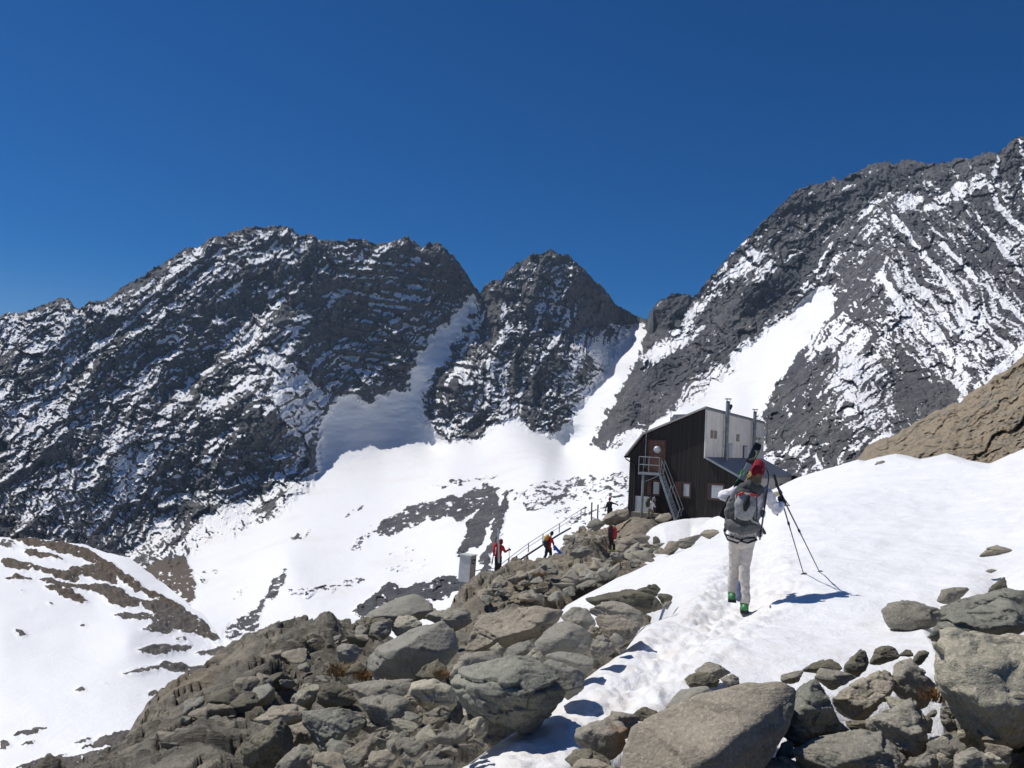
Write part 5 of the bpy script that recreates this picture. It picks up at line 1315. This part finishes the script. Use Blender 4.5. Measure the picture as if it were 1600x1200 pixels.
# ---------------------------------------------------------------- the others on the ridge
def small(label, crop, D, pts, o, pack=None, extra=None):
    p = xf(crop, D)
    J = {k: p(*v) for k, v in pts.items()}
    base = (J['anL'] + J['anR']) / 2 - np.array([0, 0, .09])
    r_, j = figure(label, J, base, dict(vox=.03, hs=1.2, **o))
    return p
p = small("skier in red jacket with skis upright on a red pack", G, 40.0,
    dict(head=(1103, 238), neck=(1092, 290, 0), shL=(1030, 325, 0), shR=(1135, 330, 0), elR=(1190, 432, .1), haR=(1262, 385, .25), elL=(1020, 430, .1), haL=(1060, 500, .3), hipL=(1022, 545, 0), hipR=(1075, 540, 0), knL=(1005, 720, .02), knR=(1080, 720, .05), anL=(1000, 868, 0), anR=(1045, 880, .1)),
    dict(top=M_RED, legs=M_BLK, boot=M_LIME, hat=M_REDD, fwd=(1, .5, 0), curlR=(0, .5, -.8)))
o = p(985, 385, -.12); b = empty("backpack", tuple(o)); tag(b, "red backpack with a white stripe worn by the skier near the cabin", "backpack")
fused("bag", MB().tube([p(985, 480, -.1) - o, p(982, 385, -.14) - o, p(990, 290, -.1) - o], [(.11, .10), (.13, .12), (.10, .10)], 12), .02, M_RED, b, 3, .008)
MB().tube([p(1000, 340, -.26) - o, p(985, 470, -.22) - o], .02, 6).build("stripe", M_SHIRT, b, True)
ski(p(1060, 665, -.22), p(1045, -60, -.10), .10, (.2, -1, 0), M_SKIW, "pale ski upright on the red pack, right of its dark pair")
ski(p(918, 690, -.08), p(1012, 95, -.05), .09, (-.9, -.5, 0), M_CARB, "dark ski upright on the red pack, left of its pale pair")
pole(p(1270, 350, .25), p(1285, 868, .3), "thin pole held out by the skier near the cabin", r=.012)
p = small("bent person in red jacket and black trousers carrying a yellow and blue pack", DD_, 50.0,
    dict(head=(292, 350), neck=(284, 372), shL=(258, 388), shR=(292, 388, .1), elR=(306, 425, .1), haR=(312, 452, 0), elL=(250, 420, .1), haL=(270, 450, .2), hipL=(258, 458), hipR=(280, 458, .05), knL=(248, 505, .0), knR=(285, 500, .05), anL=(232, 542), anR=(280, 540, .05)),
    dict(top=M_RED, legs=M_BLK, boot=M_BLK, hat=M_BLK, fwd=(.9, .5, 0)))
o = p(250, 405, -.15); b = empty("backpack", tuple(o)); tag(b, "backpack with yellow top and blue side on the person with blue skis", "backpack")
fused("bag", MB().tube([p(250, 438, -.1) - o, p(248, 408, -.15) - o], [(.14, .13), (.17, .15)], 12), .03, M_NAVY, b, 3); fused("top_lid", MB().tube([p(250, 385, -.15) - o, p(262, 368, -.1) - o], [.15, .13], 10), .03, M_YEL, b, 3)
ski(p(308, 440, -.05), p(378, 515, -.25), .20, (-.3, -.8, .5), M_BLUE, "bright blue ski carried low by the bent person", tip=True, th=.05)
p = small("person in red jacket with a big black pack standing among the boulders", DD_, 53.0,
    dict(head=(760, 278), neck=(754, 298), shL=(730, 312), shR=(762, 314), elR=(768, 348), haR=(764, 380, .05), elL=(728, 350, .1), haL=(745, 378, .2), hipL=(726, 392), hipR=(748, 392), knL=(724, 430), knR=(750, 428), anL=(724, 462), anR=(750, 464)),
    dict(top=M_RED, legs=M_BLK, boot=M_LIME, hat=M_DHAIR, fwd=(.7, .7, 0)))
o = p(726, 340, -.18); b = empty("backpack", tuple(o)); tag(b, "tall dark red and black pack on the person among the boulders", "backpack")
fused("bag", MB().tube([p(726, 378, -.15) - o, p(724, 340, -.2) - o, p(728, 298, -.15) - o], [(.15, .14), (.17, .16), (.14, .13)], 12), .03, M_BLK, b, 3); fused("side_panel", MB().tube([p(712, 370, -.22) - o, p(711, 310, -.22) - o], [.06, .06], 8), .03, M_REDD, b, 2)
pole(p(765, 382, -.3), p(655, 408, -.35), "pale pole held level by the person among the boulders", r=.015)
p = small("person in black standing with arms spread on the crest left of the hut", DD_, 60.0,
    dict(head=(719, 96), neck=(716, 112), shL=(704, 120), shR=(732, 120), elL=(695, 145), haL=(688, 168), elR=(752, 126), haR=(770, 132), hipL=(710, 168), hipR=(728, 168), knL=(708, 195), knR=(728, 195), anL=(707, 222), anR=(728, 222)),
    dict(top=M_BLK, legs=M_BLK, boot=M_BLK, hat=M_REDD, fwd=(.4, 1, 0)))
p = small("person in pale shirt with an olive pack by the hut", DD_, 60.0,
    dict(head=(1022, 92), neck=(1024, 110), shL=(1014, 120), shR=(1038, 122), elL=(1014, 142, .1), haL=(1036, 152, .2), elR=(1044, 142), haR=(1056, 152, .1), hipL=(1010, 168), hipR=(1030, 168), knL=(1004, 198), knR=(1034, 198), anL=(1000, 224), anR=(1034, 222)),
    dict(top=M_SHIRT, legs=cloth("brown_beige_trousers", (.24, .19, .14)), boot=M_BLK, hat=M_DHAIR, fwd=(.9, .5, 0)))
o = p(1000, 118, -.2); b = empty("backpack", tuple(o)); tag(b, "olive and black backpack on the person by the hut", "backpack")
M_OLIVE = cloth("olive_cloth", (.06, .06, .03))
fused("bag", MB().tube([p(1000, 142, -.15) - o, p(998, 118, -.2) - o, p(1004, 96, -.15) - o], [(.15, .14), (.18, .16), (.13, .13)], 12), .03, M_OLIVE, b, 3); MB().tube([p(996, 140, -.36) - o, p(1000, 100, -.36) - o], .03, 6).build("strap", M_BLK, b, True)
p = small("person in dark jacket and grey hat under the balcony", DD_, 61.0,
    dict(head=(1049, 94), neck=(1052, 112), shL=(1046, 122), shR=(1066, 124), elL=(1048, 146, .1), haL=(1062, 158, .2), elR=(1072, 148), haR=(1068, 164, .1), hipL=(1046, 170), hipR=(1064, 170), knL=(1044, 198), knR=(1062, 198), anL=(1042, 222), anR=(1060, 222)),
    dict(top=M_BLK, legs=M_BLK, boot=M_BLK, hat=cloth("grey_hat", (.25, .25, .26)), fwd=(1, .2, 0)))

# ---------------------------------------------------------------- dry grass
def mat_grass(name, c):
    t = NT(name, .8); return t.out(t.mix(t.noise(30, 3), tuple(x * .6 for x in c), c))
M_DRY = mat_grass("dry_grass", (.30, .20, .09)); M_RUST = mat_grass("rusty_grass", (.26, .13, .04))
def tuft(px, py, w, mat, label, group=None, seed=0, n=260):
    g = ground_hit(px, py); D = np.linalg.norm(g); r_ = random.Random(seed); W = w * D / F
    V = []; Fc = []
    for k in range(n):
        a = r_.uniform(0, 6.28); q = W * .5 * math.sqrt(r_.random()); b0 = np.array([q * math.cos(a), q * math.sin(a) * .8, -.03])
        h = W * r_.uniform(.18, .42); lean = np.array([math.cos(a) * r_.uniform(.1, .9), math.sin(a) * r_.uniform(.1, .9), 0]) * h
        s = np.array([-math.sin(a), math.cos(a), 0]) * W * .009
        i = len(V); mid = b0 + lean * .4 + [0, 0, h * .7]; tip_ = b0 + lean + [0, 0, h * r_.uniform(.6, 1.0)]
        V += [b0 - s, b0 + s, mid + s * .8, mid - s * .8, tip_]; Fc += [(i, i + 1, i + 2, i + 3), (i + 3, i + 2, i + 4)]
    me = bpy.data.meshes.new("grass_tuft"); me.from_pydata([tuple(v) for v in V], [], Fc)
    o = link("grass_tuft", me, mat); o.location = g + np.array([0, 0, .06]); tag(o, label, "grass", group)
for k, (px, py, w, mt, lab) in enumerate(((568, 1066, 34, M_RUST, "rusty grass tuft left of the small rounded rock under the smooth boulder"), (690, 1062, 30, M_DRY, "dry grass tuft at the foot of the dark triangular rock"), (528, 1058, 44, M_DRY, "tan dry grass tuft under the cube like grey block"),
    (1462, 1102, 44, M_RUST, "rusty orange grass tuft between wrinkled rock and giant speckled boulder"), (970, 888, 26, M_RUST, "small rusty patch of grass in the scree near the upper snow edge"), (838, 903, 26, M_RUST, "small rusty patch of grass in the scree left of the upper snow"))):
    tuft(px, py, w, mt, lab, None, 40 + k)
